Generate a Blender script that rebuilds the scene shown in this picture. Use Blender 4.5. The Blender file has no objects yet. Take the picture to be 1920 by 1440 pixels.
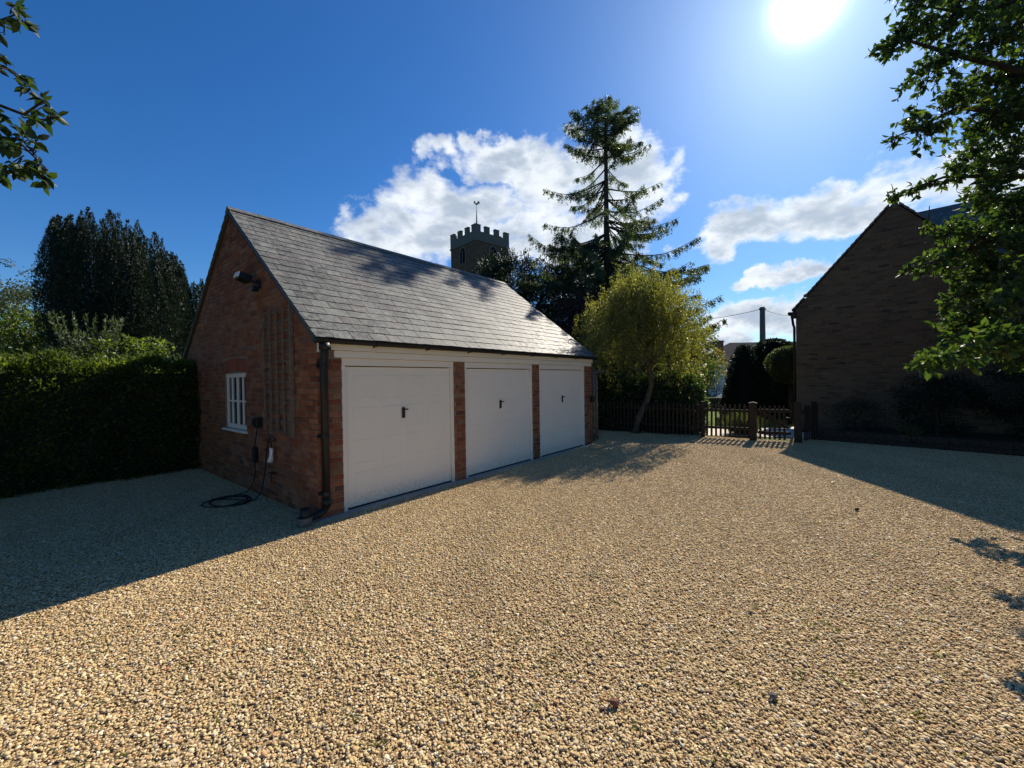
import bpy, math, random
import numpy as np
from mathutils import Vector, Matrix
random.seed(7); rng = np.random.default_rng(11)
scene = bpy.context.scene
R = math.radians

# ------------------------------------------------------------------ camera
HCAM = 1.72; F = 760.0; CX, CY = 960.0, 720.0      # the photograph is 1920 x 1440
ROLL = math.atan(-0.015); PITCH = math.atan(-8*math.cos(ROLL)/F)
def ray(x, y):
    a, b = x-CX, y-CY
    c, s = math.cos(-ROLL), math.sin(-ROLL)
    a2, b2 = c*a-s*b, s*a+c*b
    d = (a2, F, -b2)
    c, s = math.cos(PITCH), math.sin(PITCH)
    return Vector((d[0], c*d[1]-s*d[2], s*d[1]+c*d[2]))/F
def at(x, y, Y):
    d = ray(x, y); return Vector((0, 0, HCAM))+d*(Y/d.y)
def gnd(x, y):
    d = ray(x, y); return Vector((0, 0, HCAM))+d*(-HCAM/d.z)
fwd = ray(960, 720).normalized()
rgt = (ray(1720, 720)-ray(960, 720)).normalized()
upv = (ray(960, -40)-ray(960, 720)).normalized()
cam_data = bpy.data.cameras.new('camera'); cam = bpy.data.objects.new('camera', cam_data)
scene.collection.objects.link(cam)
cam_data.sensor_width = 36; cam_data.lens = F/1920*36; cam_data.clip_start = .05; cam_data.clip_end = 900
M = Matrix.Identity(4)
for i in range(3):
    M[i][0] = rgt[i]; M[i][1] = upv[i]; M[i][2] = -fwd[i]
M[2][3] = HCAM
cam.matrix_world = M
scene.camera = cam
CAMP = Vector((0, 0, HCAM))

# ------------------------------------------------------------------ sun, sky, exposure
SUN_AZ, SUN_EL = 36.4, 36.4                        # azimuth from +Y towards +X
SUN_DIR = Vector((math.sin(R(SUN_AZ))*math.cos(R(SUN_EL)), math.cos(R(SUN_AZ))*math.cos(R(SUN_EL)), math.sin(R(SUN_EL))))
SUN_STRENGTH = 5.0; SKY_STRENGTH = 0.05; EXPOSURE = 0.56
ld = bpy.data.lights.new('sun', 'SUN'); ld.energy = SUN_STRENGTH; ld.angle = R(.5); ld.color = (1, .91, .78)
sun = bpy.data.objects.new('sun', ld); scene.collection.objects.link(sun)
sun.rotation_euler = (-SUN_DIR).to_track_quat('-Z', 'Y').to_euler()
scene.view_settings.view_transform = 'Standard'; scene.view_settings.look = 'None'
scene.view_settings.exposure = EXPOSURE; scene.view_settings.gamma = 1; scene.view_settings.use_curve_mapping = False

class NT:
    def __init__(s, tree): s.t = tree; s.n = tree.nodes; s.l = tree.links
    def node(s, typ, **kw):
        nd = s.n.new(typ)
        for k, v in kw.items(): setattr(nd, k, v)
        return nd
    def link(s, a, b): s.l.new(a, b)
    def val(s, sock, v):
        if hasattr(v, 'is_linked') or isinstance(v, bpy.types.NodeSocket): s.l.new(v, sock)
        else: sock.default_value = v
    def math(s, op, a, b=0.0, c=None, clamp=False):
        nd = s.node('ShaderNodeMath', operation=op, use_clamp=clamp)
        s.val(nd.inputs[0], a); s.val(nd.inputs[1], b)
        if c is not None: s.val(nd.inputs[2], c)
        return nd.outputs[0]
    def smooth(s, x, lo, hi, to0=0.0, to1=1.0):
        nd = s.node('ShaderNodeMapRange', interpolation_type='SMOOTHSTEP')
        s.val(nd.inputs[0], x); nd.inputs[1].default_value = lo; nd.inputs[2].default_value = hi
        nd.inputs[3].default_value = to0; nd.inputs[4].default_value = to1
        return nd.outputs[0]
    def mixc(s, f, a, b, blend='MIX'):
        nd = s.node('ShaderNodeMix', data_type='RGBA', blend_type=blend)
        s.val(nd.inputs[0], f)
        for k, v in ((6, a), (7, b)):
            if isinstance(v, tuple): nd.inputs[k].default_value = (*v, 1) if len(v) == 3 else v
            else: s.l.new(v, nd.inputs[k])
        return nd.outputs[2]
    def noise(s, vec, scale, detail=4, rough=.55, out=0, dist=0):
        nd = s.node('ShaderNodeTexNoise')
        if vec is not None: s.l.new(vec, nd.inputs['Vector'])
        nd.inputs['Scale'].default_value = scale; nd.inputs['Detail'].default_value = detail
        nd.inputs['Roughness'].default_value = rough; nd.inputs['Distortion'].default_value = dist
        return nd.outputs[out]
    def ramp(s, f, stops, interp='LINEAR'):
        nd = s.node('ShaderNodeValToRGB'); cr = nd.color_ramp; cr.interpolation = interp
        while len(cr.elements) < len(stops): cr.elements.new(.5)
        for e, (p, c) in zip(cr.elements, stops): e.position = p; e.color = (*c, 1)
        s.l.new(f, nd.inputs[0]); return nd.outputs[0]

world = bpy.data.worlds.new('World'); scene.world = world; world.use_nodes = True
W = NT(world.node_tree); world.node_tree.nodes.clear()
sky = W.node('ShaderNodeTexSky', sky_type='NISHITA', sun_disc=False)
sky.sun_elevation = R(SUN_EL); sky.sun_rotation = R(SUN_AZ); sky.air_density = 1.0; sky.dust_density = .25; sky.ozone_density = 3.0
tc = W.node('ShaderNodeTexCoord'); nrm = W.node('ShaderNodeVectorMath', operation='NORMALIZE'); W.link(tc.outputs['Generated'], nrm.inputs[0])
sep = W.node('ShaderNodeSeparateXYZ'); W.link(nrm.outputs[0], sep.inputs[0])
azd = W.math('MULTIPLY', W.math('ARCTAN2', sep.outputs[0], sep.outputs[1]), 180/math.pi/10)
eld = W.math('MULTIPLY', W.math('ARCSINE', sep.outputs[2]), 180/math.pi/10)
comb = W.node('ShaderNodeCombineXYZ'); W.link(azd, comb.inputs[0]); W.link(eld, comb.inputs[1])
vec = comb.outputs[0]
hsv = W.node('ShaderNodeHueSaturation'); hsv.inputs['Saturation'].default_value = 1.30; hsv.inputs['Value'].default_value = 1.38
W.link(sky.outputs[0], hsv.inputs['Color'])
skyc = W.mixc(1.0, hsv.outputs[0], (.74, .96, 1.20), 'MULTIPLY')
bg_sky = W.node('ShaderNodeBackground'); W.link(skyc, bg_sky.inputs[0]); bg_sky.inputs[1].default_value = SKY_STRENGTH
# glow of the sky round the sun
dotn = W.node('ShaderNodeVectorMath', operation='DOT_PRODUCT'); W.link(nrm.outputs[0], dotn.inputs[0]); dotn.inputs[1].default_value = SUN_DIR
ang = W.math('MULTIPLY', W.math('ARCCOSINE', W.math('MINIMUM', dotn.outputs['Value'], .999999)), 180/math.pi)
core = W.math('MULTIPLY', W.math('EXPONENT', W.math('MULTIPLY', W.math('POWER', W.math('DIVIDE', ang, 1.9), 2.0), -1.0)), 3.0)
halo = W.math('MULTIPLY', W.math('EXPONENT', W.math('DIVIDE', ang, -6.5)), .36)
wide = W.math('MULTIPLY', W.math('EXPONENT', W.math('DIVIDE', ang, -20.0)), .045)
bg_glow = W.node('ShaderNodeBackground'); bg_glow.inputs[0].default_value = (.78, .97, 1.0, 1)
W.link(W.math('ADD', W.math('ADD', core, halo), wide), bg_glow.inputs[1])
# broken cloud: each bank has its own bearing, height and size (degrees / 10)
wn = W.noise(vec, 1.1, 3, .5, out=1); wn2 = W.noise(vec, 4.5, 6, .6, out=1)
def warp(v, nz, amt):
    a = W.node('ShaderNodeVectorMath', operation='SUBTRACT'); W.link(nz, a.inputs[0]); a.inputs[1].default_value = (.5, .5, .5)
    b = W.node('ShaderNodeVectorMath', operation='MULTIPLY'); W.link(a.outputs[0], b.inputs[0]); b.inputs[1].default_value = (amt*1.5, amt*.8, 0)
    c = W.node('ShaderNodeVectorMath', operation='ADD'); W.link(v, c.inputs[0]); W.link(b.outputs[0], c.inputs[1]); return c.outputs[0]
vecw = warp(warp(vec, wn, .9), wn2, .42)
banks = [(-8.0, 21.5, 14.5, 6.6, 3), (-15, 20.5, 7.5, 5.4, 0), (-4, 28.8, 9, 2.6, -4), (5.5, 26.0, 8, 5.0, 0), (13.5, 26.5, 9, 4.4, 0), (4, 19, 10, 4.2, 0), (16, 20, 6, 5, 0),
         (11, 13, 6, 3.6, 0), (36, 17.6, 13.5, 3.0, 4), (42, 18.6, 10, 3.4, 5), (28, 16.6, 6, 2.5, 6), (50, 18.4, 9, 3.6, 0), (34, 11.2, 5.2, 1.2, 6), (38.5, 11.9, 3.4, 1.2, 6),
         (31.5, 7.0, 7.5, 2.2, 0), (37, 6.6, 6, 2.4, 0), (27, 4.0, 6, 2.2, 0), (9, 31.0, 3.4, 1.3, 0),
         (84, 12, 12, 2.5, 3), (150, 14, 12, 2.5, 0), (-120, 11, 12, 2.2, 5)]
D = None
for (a, e, sa, se, rot) in banks:
    mp = W.node('ShaderNodeMapping', vector_type='TEXTURE'); W.link(vecw, mp.inputs[0])
    mp.inputs[1].default_value = (a/10, e/10, 0); mp.inputs[2].default_value = (0, 0, R(rot)); mp.inputs[3].default_value = (sa/10, se/10, 1)
    ln = W.node('ShaderNodeVectorMath', operation='LENGTH'); W.link(mp.outputs[0], ln.inputs[0])
    b = W.math('SUBTRACT', 1.0, W.math('POWER', ln.outputs['Value'], 2.0))
    D = b if D is None else W.math('MAXIMUM', D, b)
D = W.math('MAXIMUM', D, -1.6)
st = W.node('ShaderNodeMapping'); W.link(vec, st.inputs[0]); st.inputs[3].default_value = (.75, 1.35, 1); st.inputs[2].default_value = (0, 0, R(-6))
n1 = W.noise(st.outputs[0], 1.5, 10, .56, dist=.15)
n2 = W.noise(st.outputs[0], 6.5, 8, .62, dist=.2)
nn = W.math('ADD', W.math('MULTIPLY', W.math('SUBTRACT', n1, .5), 5.2), W.math('MULTIPLY', W.math('SUBTRACT', n2, .5), 1.1))
dens = W.math('ADD', W.math('MULTIPLY', D, 1.6), nn)
alpha = W.smooth(dens, -.05, 1.2)
n3 = W.noise(st.outputs[0], 2.2, 6, .55, dist=.2)
shade = W.smooth(W.math('ADD', W.math('MULTIPLY', dens, .50), W.math('MULTIPLY', W.math('SUBTRACT', n3, .5), 3.4)), .05, 1.25)
ccol = W.mixc(shade, (.74, .78, .83), (.36, .43, .53))
bg_cl = W.node('ShaderNodeBackground'); W.link(ccol, bg_cl.inputs[0]); bg_cl.inputs[1].default_value = .86
mx = W.node('ShaderNodeMixShader'); W.link(alpha, mx.inputs[0]); W.link(bg_sky.outputs[0], mx.inputs[1]); W.link(bg_cl.outputs[0], mx.inputs[2])
ad = W.node('ShaderNodeAddShader'); W.link(mx.outputs[0], ad.inputs[0]); W.link(bg_glow.outputs[0], ad.inputs[1])
wo = W.node('ShaderNodeOutputWorld'); W.link(ad.outputs[0], wo.inputs[0])
try: world.cycles.sampling_method = 'MANUAL'; world.cycles.sample_map_resolution = 1024
except Exception: pass

# ------------------------------------------------------------------ materials
MATS = {}
def newmat(name):
    m = bpy.data.materials.new(name); m.use_nodes = True; t = NT(m.node_tree); m.node_tree.nodes.clear()
    out = t.node('ShaderNodeOutputMaterial'); MATS[name] = m
    return m, t, out
def principled(t, out, col, rough=.6, spec=.4, metal=0.0, bump=None, bstr=.3, bdist=.01):
    p = t.node('ShaderNodeBsdfPrincipled')
    if isinstance(col, tuple): p.inputs['Base Color'].default_value = (*col, 1)
    else: t.link(col, p.inputs['Base Color'])
    t.val(p.inputs['Roughness'], rough); t.val(p.inputs['Specular IOR Level'], spec); p.inputs['Metallic'].default_value = metal
    if bump is not None:
        b = t.node('ShaderNodeBump'); b.inputs['Strength'].default_value = bstr; b.inputs['Distance'].default_value = bdist
        t.link(bump, b.inputs['Height']); t.link(b.outputs[0], p.inputs['Normal'])
    t.link(p.outputs[0], out.inputs[0]); return p
def pos(t): return t.node('ShaderNodeNewGeometry').outputs['Position']
def rnd(t):
    a = t.node('ShaderNodeAttribute', attribute_name='rnd'); o = t.node('ShaderNodeObjectInfo')
    return t.math('FRACT', t.math('ADD', a.outputs['Fac'], o.outputs['Random']))
def scaled(c, k): return tuple(min(1, v*k) for v in c)

def plain(name, c, rough=.6, spec=.4, metal=0, var=.25, scale=9, bstr=.15):
    m, t, out = newmat(name)
    n = t.noise(pos(t), scale, 6, .6)
    col = t.ramp(n, [(.3, scaled(c, 1-var)), (.5, c), (.72, scaled(c, 1+var))])
    principled(t, out, col, rough, spec, metal, n, bstr, .004); return m

def brickmat(name, ramp, smear, smear_amt):
    m, t, out = newmat(name)
    r = rnd(t); P = pos(t)
    base = t.ramp(r, ramp)
    n = t.noise(P, 26, 6, .65); n2 = t.noise(P, 5.5, 5, .6)
    col = t.mixc(t.smooth(n, .38, .72, 0, .55), base, t.mixc(.5, base, (.10, .055, .035)))
    r2 = t.math('FRACT', t.math('MULTIPLY', r, 17.31))
    sm = t.math('MULTIPLY', t.smooth(t.math('ADD', n2, t.math('MULTIPLY', r2, .22)), .60, .78), smear_amt)
    col = t.mixc(sm, col, smear)
    principled(t, out, col, .85, .2, 0, n, .5, .004); return m
brickmat('garage_brick', [(0, (0.186, 0.060, 0.027)), (.2, (0.248, 0.087, 0.036)), (.38, (0.167, 0.051, 0.030)), (.55, (0.285, 0.115, 0.051)), (.7, (0.211, 0.079, 0.042)), (.8, (0.093, 0.039, 0.034)), (.88, (0.248, 0.145, 0.085)), (1, (0.149, 0.049, 0.027))], (.34, .23, .15), .32)
brickmat('house_brick', [(0, (0.123, 0.090, 0.057)), (.2, (0.153, 0.109, 0.066)), (.4, (0.100, 0.071, 0.048)), (.6, (0.165, 0.122, 0.072)), (.75, (0.071, 0.054, 0.042)), (.9, (0.141, 0.097, 0.060)), (1, (0.053, 0.041, 0.036))], (.15, .12, .095), .3)
brickmat('arch_brick', [(0, (.24, .07, .04)), (.5, (.30, .085, .045)), (1, (.19, .06, .04))], (.35, .2, .14), .2)
plain('mortar', (.23, .18, .125), .95, .1, var=.3, scale=30, bstr=.4)
plain('house_mortar', (.15, .13, .10), .95, .1, var=.3, scale=30, bstr=.4)
plain('dark_mortar', (.09, .075, .06), .95, .1, var=.3, scale=30, bstr=.4)

def slatemat():
    m, t, out = newmat('slate')
    r = rnd(t); P = pos(t)
    base = t.ramp(r, [(0, (.045, .045, .044)), (.25, (.092, .092, .086)), (.45, (.062, .061, .062)), (.65, (.122, .124, .112)), (.8, (.10, .078, .074)), (1, (.155, .162, .145))])
    n = t.noise(P, 14, 8, .68); n2 = t.noise(P, 60, 5, .7); n3 = t.noise(P, 1.3, 3, .5)
    col = t.mixc(t.smooth(n, .46, .62, 0, .65), base, (.25, .255, .21))
    col = t.mixc(t.smooth(n2, .54, .66, 0, .8), col, (.40, .405, .35))
    col = t.mixc(t.smooth(n3, .46, .66, 0, .5), col, (.05, .048, .044))
    principled(t, out, col, t.smooth(n, .3, .8, .55, .85), .4, 0, n2, .5, .005)
slatemat()

def paint(name, c, rough=.38, dirt=.25):
    m, t, out = newmat(name); P = pos(t)
    n = t.noise(P, 2.2, 6, .6); n2 = t.noise(P, 40, 4, .6)
    z = t.node('ShaderNodeSeparateXYZ'); t.link(P, z.inputs[0])
    low = t.math('MULTIPLY', t.smooth(z.outputs[2], .35, .02), t.smooth(n2, .35, .7))
    col = t.mixc(t.smooth(n, .45, .8, 0, dirt), c, scaled(c, .72))
    col = t.mixc(t.math('MULTIPLY', low, .6), col, (.38, .32, .23))
    principled(t, out, col, rough, .45, 0, n2, .03, .002)
paint('white_paint', (.80, .75, .65)); paint('door_paint', (.82, .765, .65), .40, .15)
plain('black_plastic', (.010, .011, .013), .5, .35, var=.3)
plain('black_metal', (.015, .015, .016), .45, .5, var=.2)
plain('rubber', (.02, .02, .02), .7, .3)
plain('white_plastic', (.75, .74, .70), .4, .5, var=.05)
plain('grey_plastic', (.18, .19, .20), .5, .4, var=.15)
plain('weathered_wood', (.16, .13, .10), .85, .15, var=.4, scale=20)
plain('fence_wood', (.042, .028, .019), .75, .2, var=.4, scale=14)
plain('grey_wood', (.17, .14, .11), .85, .15, var=.4, scale=14)
plain('bark', (.11, .085, .06), .95, .1, var=.5, scale=22, bstr=.8)
plain('dark_bark', (.05, .04, .032), .95, .1, var=.5, scale=18, bstr=.8)
plain('concrete', (.33, .31, .27), .9, .15, var=.3, scale=25)
plain('stone_grey', (.13, .125, .112), .9, .15, var=.3, scale=6)
plain('stone_brown', (.10, .072, .052), .95, .1, var=.35, scale=2.5)
plain('render_cream', (.74, .68, .60), .9, .15, var=.08, scale=2)
plain('chimney_brick', (.22, .10, .065), .9, .15, var=.3, scale=20)
plain('earth', (.085, .065, .042), .98, .05, var=.4, scale=12)
plain('yard_base', (.27, .19, .10), .98, .05, var=.45, scale=70, bstr=.8)
plain('lawn_turf', (.11, .155, .03), .95, .1, var=.3, scale=5)
plain('far_roof', (.045, .045, .05), .95, .05)
plain('path_stone', (.62, .57, .48), .9, .2, var=.15, scale=14)
plain('asphalt', (.055, .055, .057), .9, .2, var=.25, scale=30)
plain('car_paint', (.42, .45, .48), .25, .6, metal=.6, var=.03)
plain('tyre', (.02, .02, .02), .8, .2)
plain('dark_interior', (.01, .01, .01), .9, .1)
plain('gold', (.25, .19, .08), .4, .6, metal=.8)
def glassmat():
    m, t, out = newmat('glass')
    p = principled(t, out, (.015, .018, .02), .04, .6)
glassmat()

def leafmat(name, stops, trans=.35, rough=.5, spec=.35, tcol=None):
    m, t, out = newmat(name)
    r = rnd(t); n = t.noise(pos(t), 1.7, 4, .6)
    f = t.math('ADD', t.math('MULTIPLY', r, .75), t.math('MULTIPLY', t.smooth(n, .3, .7), .25))
    col = t.ramp(f, stops)
    p = t.node('ShaderNodeBsdfPrincipled'); t.link(col, p.inputs['Base Color'])
    p.inputs['Roughness'].default_value = rough; p.inputs['Specular IOR Level'].default_value = spec
    tr = t.node('ShaderNodeBsdfTranslucent'); t.link(t.mixc(1.0, col, tcol or (1.9, 2.0, .7), 'MULTIPLY'), tr.inputs[0])
    mxs = t.node('ShaderNodeMixShader'); mxs.inputs[0].default_value = trans
    t.link(p.outputs[0], mxs.inputs[1]); t.link(tr.outputs[0], mxs.inputs[2]); t.link(mxs.outputs[0], out.inputs[0])
leafmat('hedge_leaf', [(0, (.026, .042, .011)), (.5, (.060, .088, .018)), (.85, (.13, .165, .032)), (1, (.20, .21, .045))], .48)
leafmat('laurel_leaf', [(0, (.018, .036, .012)), (.6, (.045, .08, .025)), (1, (.10, .14, .05))], .34, .35, .7)
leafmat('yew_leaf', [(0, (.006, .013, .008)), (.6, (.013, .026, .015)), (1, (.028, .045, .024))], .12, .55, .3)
leafmat('spruce_leaf', [(0, (.045, .062, .040)), (.6, (.08, .105, .065)), (1, (.13, .155, .10))], .45, .5, .35)
leafmat('willow_leaf', [(0, (.07, .08, .03)), (.5, (.14, .15, .05)), (.85, (.24, .22, .065)), (1, (.32, .25, .08))], .42, .5)
leafmat('near_leaf', [(0, (.018, .034, .012)), (.5, (.032, .062, .018)), (.85, (.055, .09, .022)), (1, (.10, .10, .03))], .30, .55, .35)
leafmat('right_leaf', [(0, (.020, .038, .014)), (.5, (.040, .072, .020)), (.85, (.075, .115, .028)), (1, (.12, .10, .035))], .42, .55, .35)
leafmat('lime_leaf', [(0, (.05, .075, .015)), (.6, (.10, .14, .025)), (1, (.17, .19, .04))], .45, .45, .4)
leafmat('grey_leaf', [(0, (.035, .05, .025)), (.6, (.07, .09, .045)), (1, (.12, .14, .08))], .3)
leafmat('gold_leaf', [(0, (.10, .09, .02)), (.5, (.17, .13, .03)), (1, (.24, .17, .04))], .42)
leafmat('copper_leaf', [(0, (.03, .014, .014)), (.6, (.05, .022, .02)), (1, (.06, .045, .025))], .25)
leafmat('tree_leaf', [(0, (.025, .036, .014)), (.6, (.05, .065, .022)), (1, (.085, .095, .04))], .32)
leafmat('grass_blade', [(0, (.05, .08, .012)), (.6, (.09, .13, .02)), (1, (.15, .18, .04))], .4)

def gravelmat():
    m, t, out = newmat('gravel_stone')
    r = rnd(t); P = pos(t)
    base = t.ramp(r, [(0, (.36, .24, .11)), (.14, (.60, .45, .21)), (.3, (.70, .54, .27)), (.44, (.50, .35, .17)), (.56, (.84, .71, .44)), (.66, (.50, .26, .11)),
                      (.75, (.66, .52, .30)), (.83, (.34, .25, .15)), (.88, (.58, .34, .15)), (.94, (.90, .80, .60)), (1, (.26, .21, .16))])
    n = t.noise(P, 90, 3, .6)
    col = t.mixc(t.smooth(n, .35, .7, 0, .35), base, t.mixc(.5, base, (.28, .18, .08)))
    tm = t.node('ShaderNodeMapping'); t.link(P, tm.inputs[0]); tm.inputs[2].default_value = (0, 0, R(32)); tm.inputs[3].default_value = (1.1, .16, 1)
    trk = t.noise(tm.outputs[0], 1.3, 4, .5); col = t.mixc(t.smooth(trk, .5, .64, 0, .22), col, (.34, .24, .14))
    big = t.noise(P, .55, 4, .6); big2 = t.noise(P, 2.3, 5, .65)
    col = t.mixc(t.smooth(big, .42, .68, 0, .16), col, (.36, .24, .12))
    col = t.mixc(t.smooth(big2, .56, .72, 0, .22), col, (.20, .15, .10))
    principled(t, out, col, .8, .15)
gravelmat()
def groundmat():
    m, t, out = newmat('field'); P = pos(t)
    n = t.noise(P, .6, 6, .6); n2 = t.noise(P, 9, 5, .6)
    col = t.mixc(n, (.045, .07, .015), (.085, .11, .028)); col = t.mixc(t.smooth(n2, .3, .7, 0, .4), col, (.05, .05, .02))
    principled(t, out, col, .95, .1, 0, n2, .5, .03)
groundmat()

# ------------------------------------------------------------------ object helpers
def meta(o, label=None, cat=None, group=None, kind=None):
    if label: o['label'] = label
    if cat: o['category'] = cat
    if group: o['group'] = group
    if kind: o['kind'] = kind
    return o
def link(name, data, parent=None):
    o = bpy.data.objects.new(name, data); scene.collection.objects.link(o)
    if parent is not None: o.parent = parent
    return o
def thing(name, loc, label, cat, rz=0, group=None):
    o = link(name, None); o.location = loc; o.rotation_euler = (0, 0, rz); o.empty_display_size = .2
    return meta(o, label, cat, group)
class MB:
    def __init__(s): s.v = []; s.f = []; s.r = []
    def add(s, vs, fs, r=None):
        b = len(s.v); s.v += [tuple(q) for q in vs]; s.f += [tuple(b+i for i in f) for f in fs]
        s.r += [random.random() if r is None else r]*len(fs); return s
    def box(s, x0, x1, y0, y1, z0, z1, r=None, mtx=None):
        vs = [Vector(q) for q in ((x0, y0, z0), (x1, y0, z0), (x1, y1, z0), (x0, y1, z0), (x0, y0, z1), (x1, y0, z1), (x1, y1, z1), (x0, y1, z1))]
        if mtx is not None: vs = [mtx @ q for q in vs]
        return s.add(vs, [(0, 3, 2, 1), (4, 5, 6, 7), (0, 1, 5, 4), (1, 2, 6, 5), (2, 3, 7, 6), (3, 0, 4, 7)], r)
    def bbox(s, x0, x1, y0, y1, z0, z1, b=.005, r=None, mtx=None):
        # box with chamfered edges all round
        vs = []; xs = (x0, x1); ys = (y0, y1); zs = (z0, z1)
        idx = {}
        for i in (0, 1):
            for j in (0, 1):
                for k in (0, 1):
                    sx, sy, sz = (1, -1)[i], (1, -1)[j], (1, -1)[k]
                    for ax in range(3):
                        p = [xs[i], ys[j], zs[k]]
                        off = [sx*b, sy*b, sz*b]
                        for a in range(3):
                            if a != ax: p[a] += off[a]
                        idx[(i, j, k, ax)] = len(vs); vs.append(Vector(p))
        fs = []
        for ax in range(3):
            o1, o2 = [a for a in range(3) if a != ax]
            for sd in (0, 1):
                q = []
                for (p1, p2) in ((0, 0), (1, 0), (1, 1), (0, 1)):
                    key = [0, 0, 0]; key[ax] = sd; key[o1] = p1; key[o2] = p2
                    q.append(idx[(*key, ax)])
                fs.append(tuple(q))
        for ax in range(3):       # edges parallel to ax
            o1, o2 = [a for a in range(3) if a != ax]
            for p1 in (0, 1):
                for p2 in (0, 1):
                    k0 = [0, 0, 0]; k0[o1] = p1; k0[o2] = p2; k1 = list(k0); k1[ax] = 1
                    fs.append((idx[(*k0, o1)], idx[(*k1, o1)], idx[(*k1, o2)], idx[(*k0, o2)]))
        for i in (0, 1):
            for j in (0, 1):
                for k in (0, 1): fs.append((idx[(i, j, k, 0)], idx[(i, j, k, 1)], idx[(i, j, k, 2)]))
        if mtx is not None: vs = [mtx @ q for q in vs]
        return s.add(vs, fs, r)
    def prism(s, poly, lo, hi, axis='y', r=None):
        # poly in the other two axes
        def mk(p, t):
            if axis == 'y': return (p[0], t, p[1])
            if axis == 'x': return (t, p[0], p[1])
            return (p[0], p[1], t)
        n = len(poly); vs = [mk(p, lo) for p in poly]+[mk(p, hi) for p in poly]
        fs = [tuple(range(n)), tuple(range(2*n-1, n-1, -1))]+[(i, i+n, (i+1) % n+n, (i+1) % n) for i in range(n)]
        return s.add(vs, fs, r)
    def tube(s, pts, rad, n=6, r=None, cap=True):
        pts = [Vector(p) for p in pts]; m = len(pts)
        if not hasattr(rad, '__len__'): rad = [rad]*m
        vs = []; ref = Vector((.31, .17, .93))
        for i, p in enumerate(pts):
            d = (pts[min(i+1, m-1)]-pts[max(i-1, 0)])
            if d.length < 1e-9: d = Vector((0, 0, 1))
            d.normalize(); a = d.cross(ref)
            if a.length < .05: a = d.cross(Vector((1, 0, 0)))
            a.normalize(); b = d.cross(a)
            for k in range(n):
                t = 2*math.pi*k/n; vs.append(p+(a*math.cos(t)+b*math.sin(t))*rad[i])
        fs = [(i*n+k, i*n+(k+1) % n, (i+1)*n+(k+1) % n, (i+1)*n+k) for i in range(m-1) for k in range(n)]
        if cap: fs += [tuple(range(n-1, -1, -1)), tuple((m-1)*n+k for k in range(n))]
        return s.add(vs, fs, r)
    def lathe(s, prof, c=(0, 0), n=16, r=None):
        vs = [(c[0]+q[0]*math.cos(2*math.pi*k/n), c[1]+q[0]*math.sin(2*math.pi*k/n), q[1]) for q in prof for k in range(n)]
        m = len(prof)
        fs = [(i*n+k, i*n+(k+1) % n, (i+1)*n+(k+1) % n, (i+1)*n+k) for i in range(m-1) for k in range(n)]
        fs += [tuple(range(n-1, -1, -1)), tuple((m-1)*n+k for k in range(n))]
        return s.add(vs, fs, r)
    def mesh(s, name, mat, smooth=False):
        me = bpy.data.meshes.new(name); me.from_pydata(s.v, [], s.f); me.materials.append(MATS[mat])
        a = me.attributes.new('rnd', 'FLOAT', 'FACE'); a.data.foreach_set('value', s.r)
        import bmesh
        bm = bmesh.new(); bm.from_mesh(me); bmesh.ops.recalc_face_normals(bm, faces=bm.faces); bm.to_mesh(me); bm.free()
        if smooth: me.polygons.foreach_set('use_smooth', [True]*len(me.polygons))
        return me
    def build(s, name, mat, parent=None, smooth=False): return link(name, s.mesh(name, mat, smooth), parent)

def unit(a): return a/np.maximum(np.linalg.norm(a, axis=-1, keepdims=True), 1e-9)
def rdir(n): return unit(rng.normal(size=(n, 3)))
def leaf_mesh(name, mat, P, A, L, Wd, fold=.18, rv=None, full=False, N=None):
    """P base points, A long directions, L lengths, Wd widths; each leaf is a folded blade."""
    n = len(P); A = unit(A)
    if N is None: N = rdir(n)
    S = unit(np.cross(A, N)); N = np.cross(S, A)
    L = np.broadcast_to(np.asarray(L, float), (n,))[:, None]; Wd = np.broadcast_to(np.asarray(Wd, float), (n,))[:, None]
    if rv is None: rv = rng.random(n)
    if not full:
        V = np.stack([P, P+A*L*.45+S*Wd*.5+N*Wd*fold, P+A*L, P+A*L*.45-S*Wd*.5+N*Wd*fold], 1)
        F_ = np.array([[0, 1, 2], [0, 2, 3]]); nv = 4
    else:
        V = np.stack([P, P+A*L*.28+S*Wd*.42+N*Wd*fold, P+A*L*.62+S*Wd*.44+N*Wd*fold*.8-N*L*.03, P+A*L-N*L*.12, P+A*L*.62-S*Wd*.44+N*Wd*fold*.8-N*L*.03, P+A*L*.28-S*Wd*.42+N*Wd*fold, P+A*L*.5], 1)
        F_ = np.array([[0, 1, 6], [1, 2, 6], [2, 3, 6], [3, 4, 6], [4, 5, 6], [5, 0, 6]]); nv = 7
    nf = len(F_)
    idx = (np.arange(n)[:, None, None]*nv+F_[None]).reshape(-1)
    me = bpy.data.meshes.new(name)
    me.vertices.add(n*nv); me.vertices.foreach_set('co', V.reshape(-1).astype(np.float32))
    me.loops.add(len(idx)); me.loops.foreach_set('vertex_index', idx.astype(np.int32))
    me.polygons.add(n*nf); me.polygons.foreach_set('loop_start', np.arange(0, n*nf*3, 3, dtype=np.int32))
    me.update(calc_edges=True)
    a = me.attributes.new('rnd', 'FLOAT', 'FACE'); a.data.foreach_set('value', np.repeat(rv, nf).astype(np.float32))
    me.materials.append(MATS[mat]); return me
def leaves(name, mat, P, A, L, Wd, parent, kind='stuff', **kw):
    o = link(name, leaf_mesh(name, mat, P, A, L, Wd, **kw), parent)
    if kind: o['kind'] = kind
    return o
def cat(*a): return np.concatenate(a)
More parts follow.
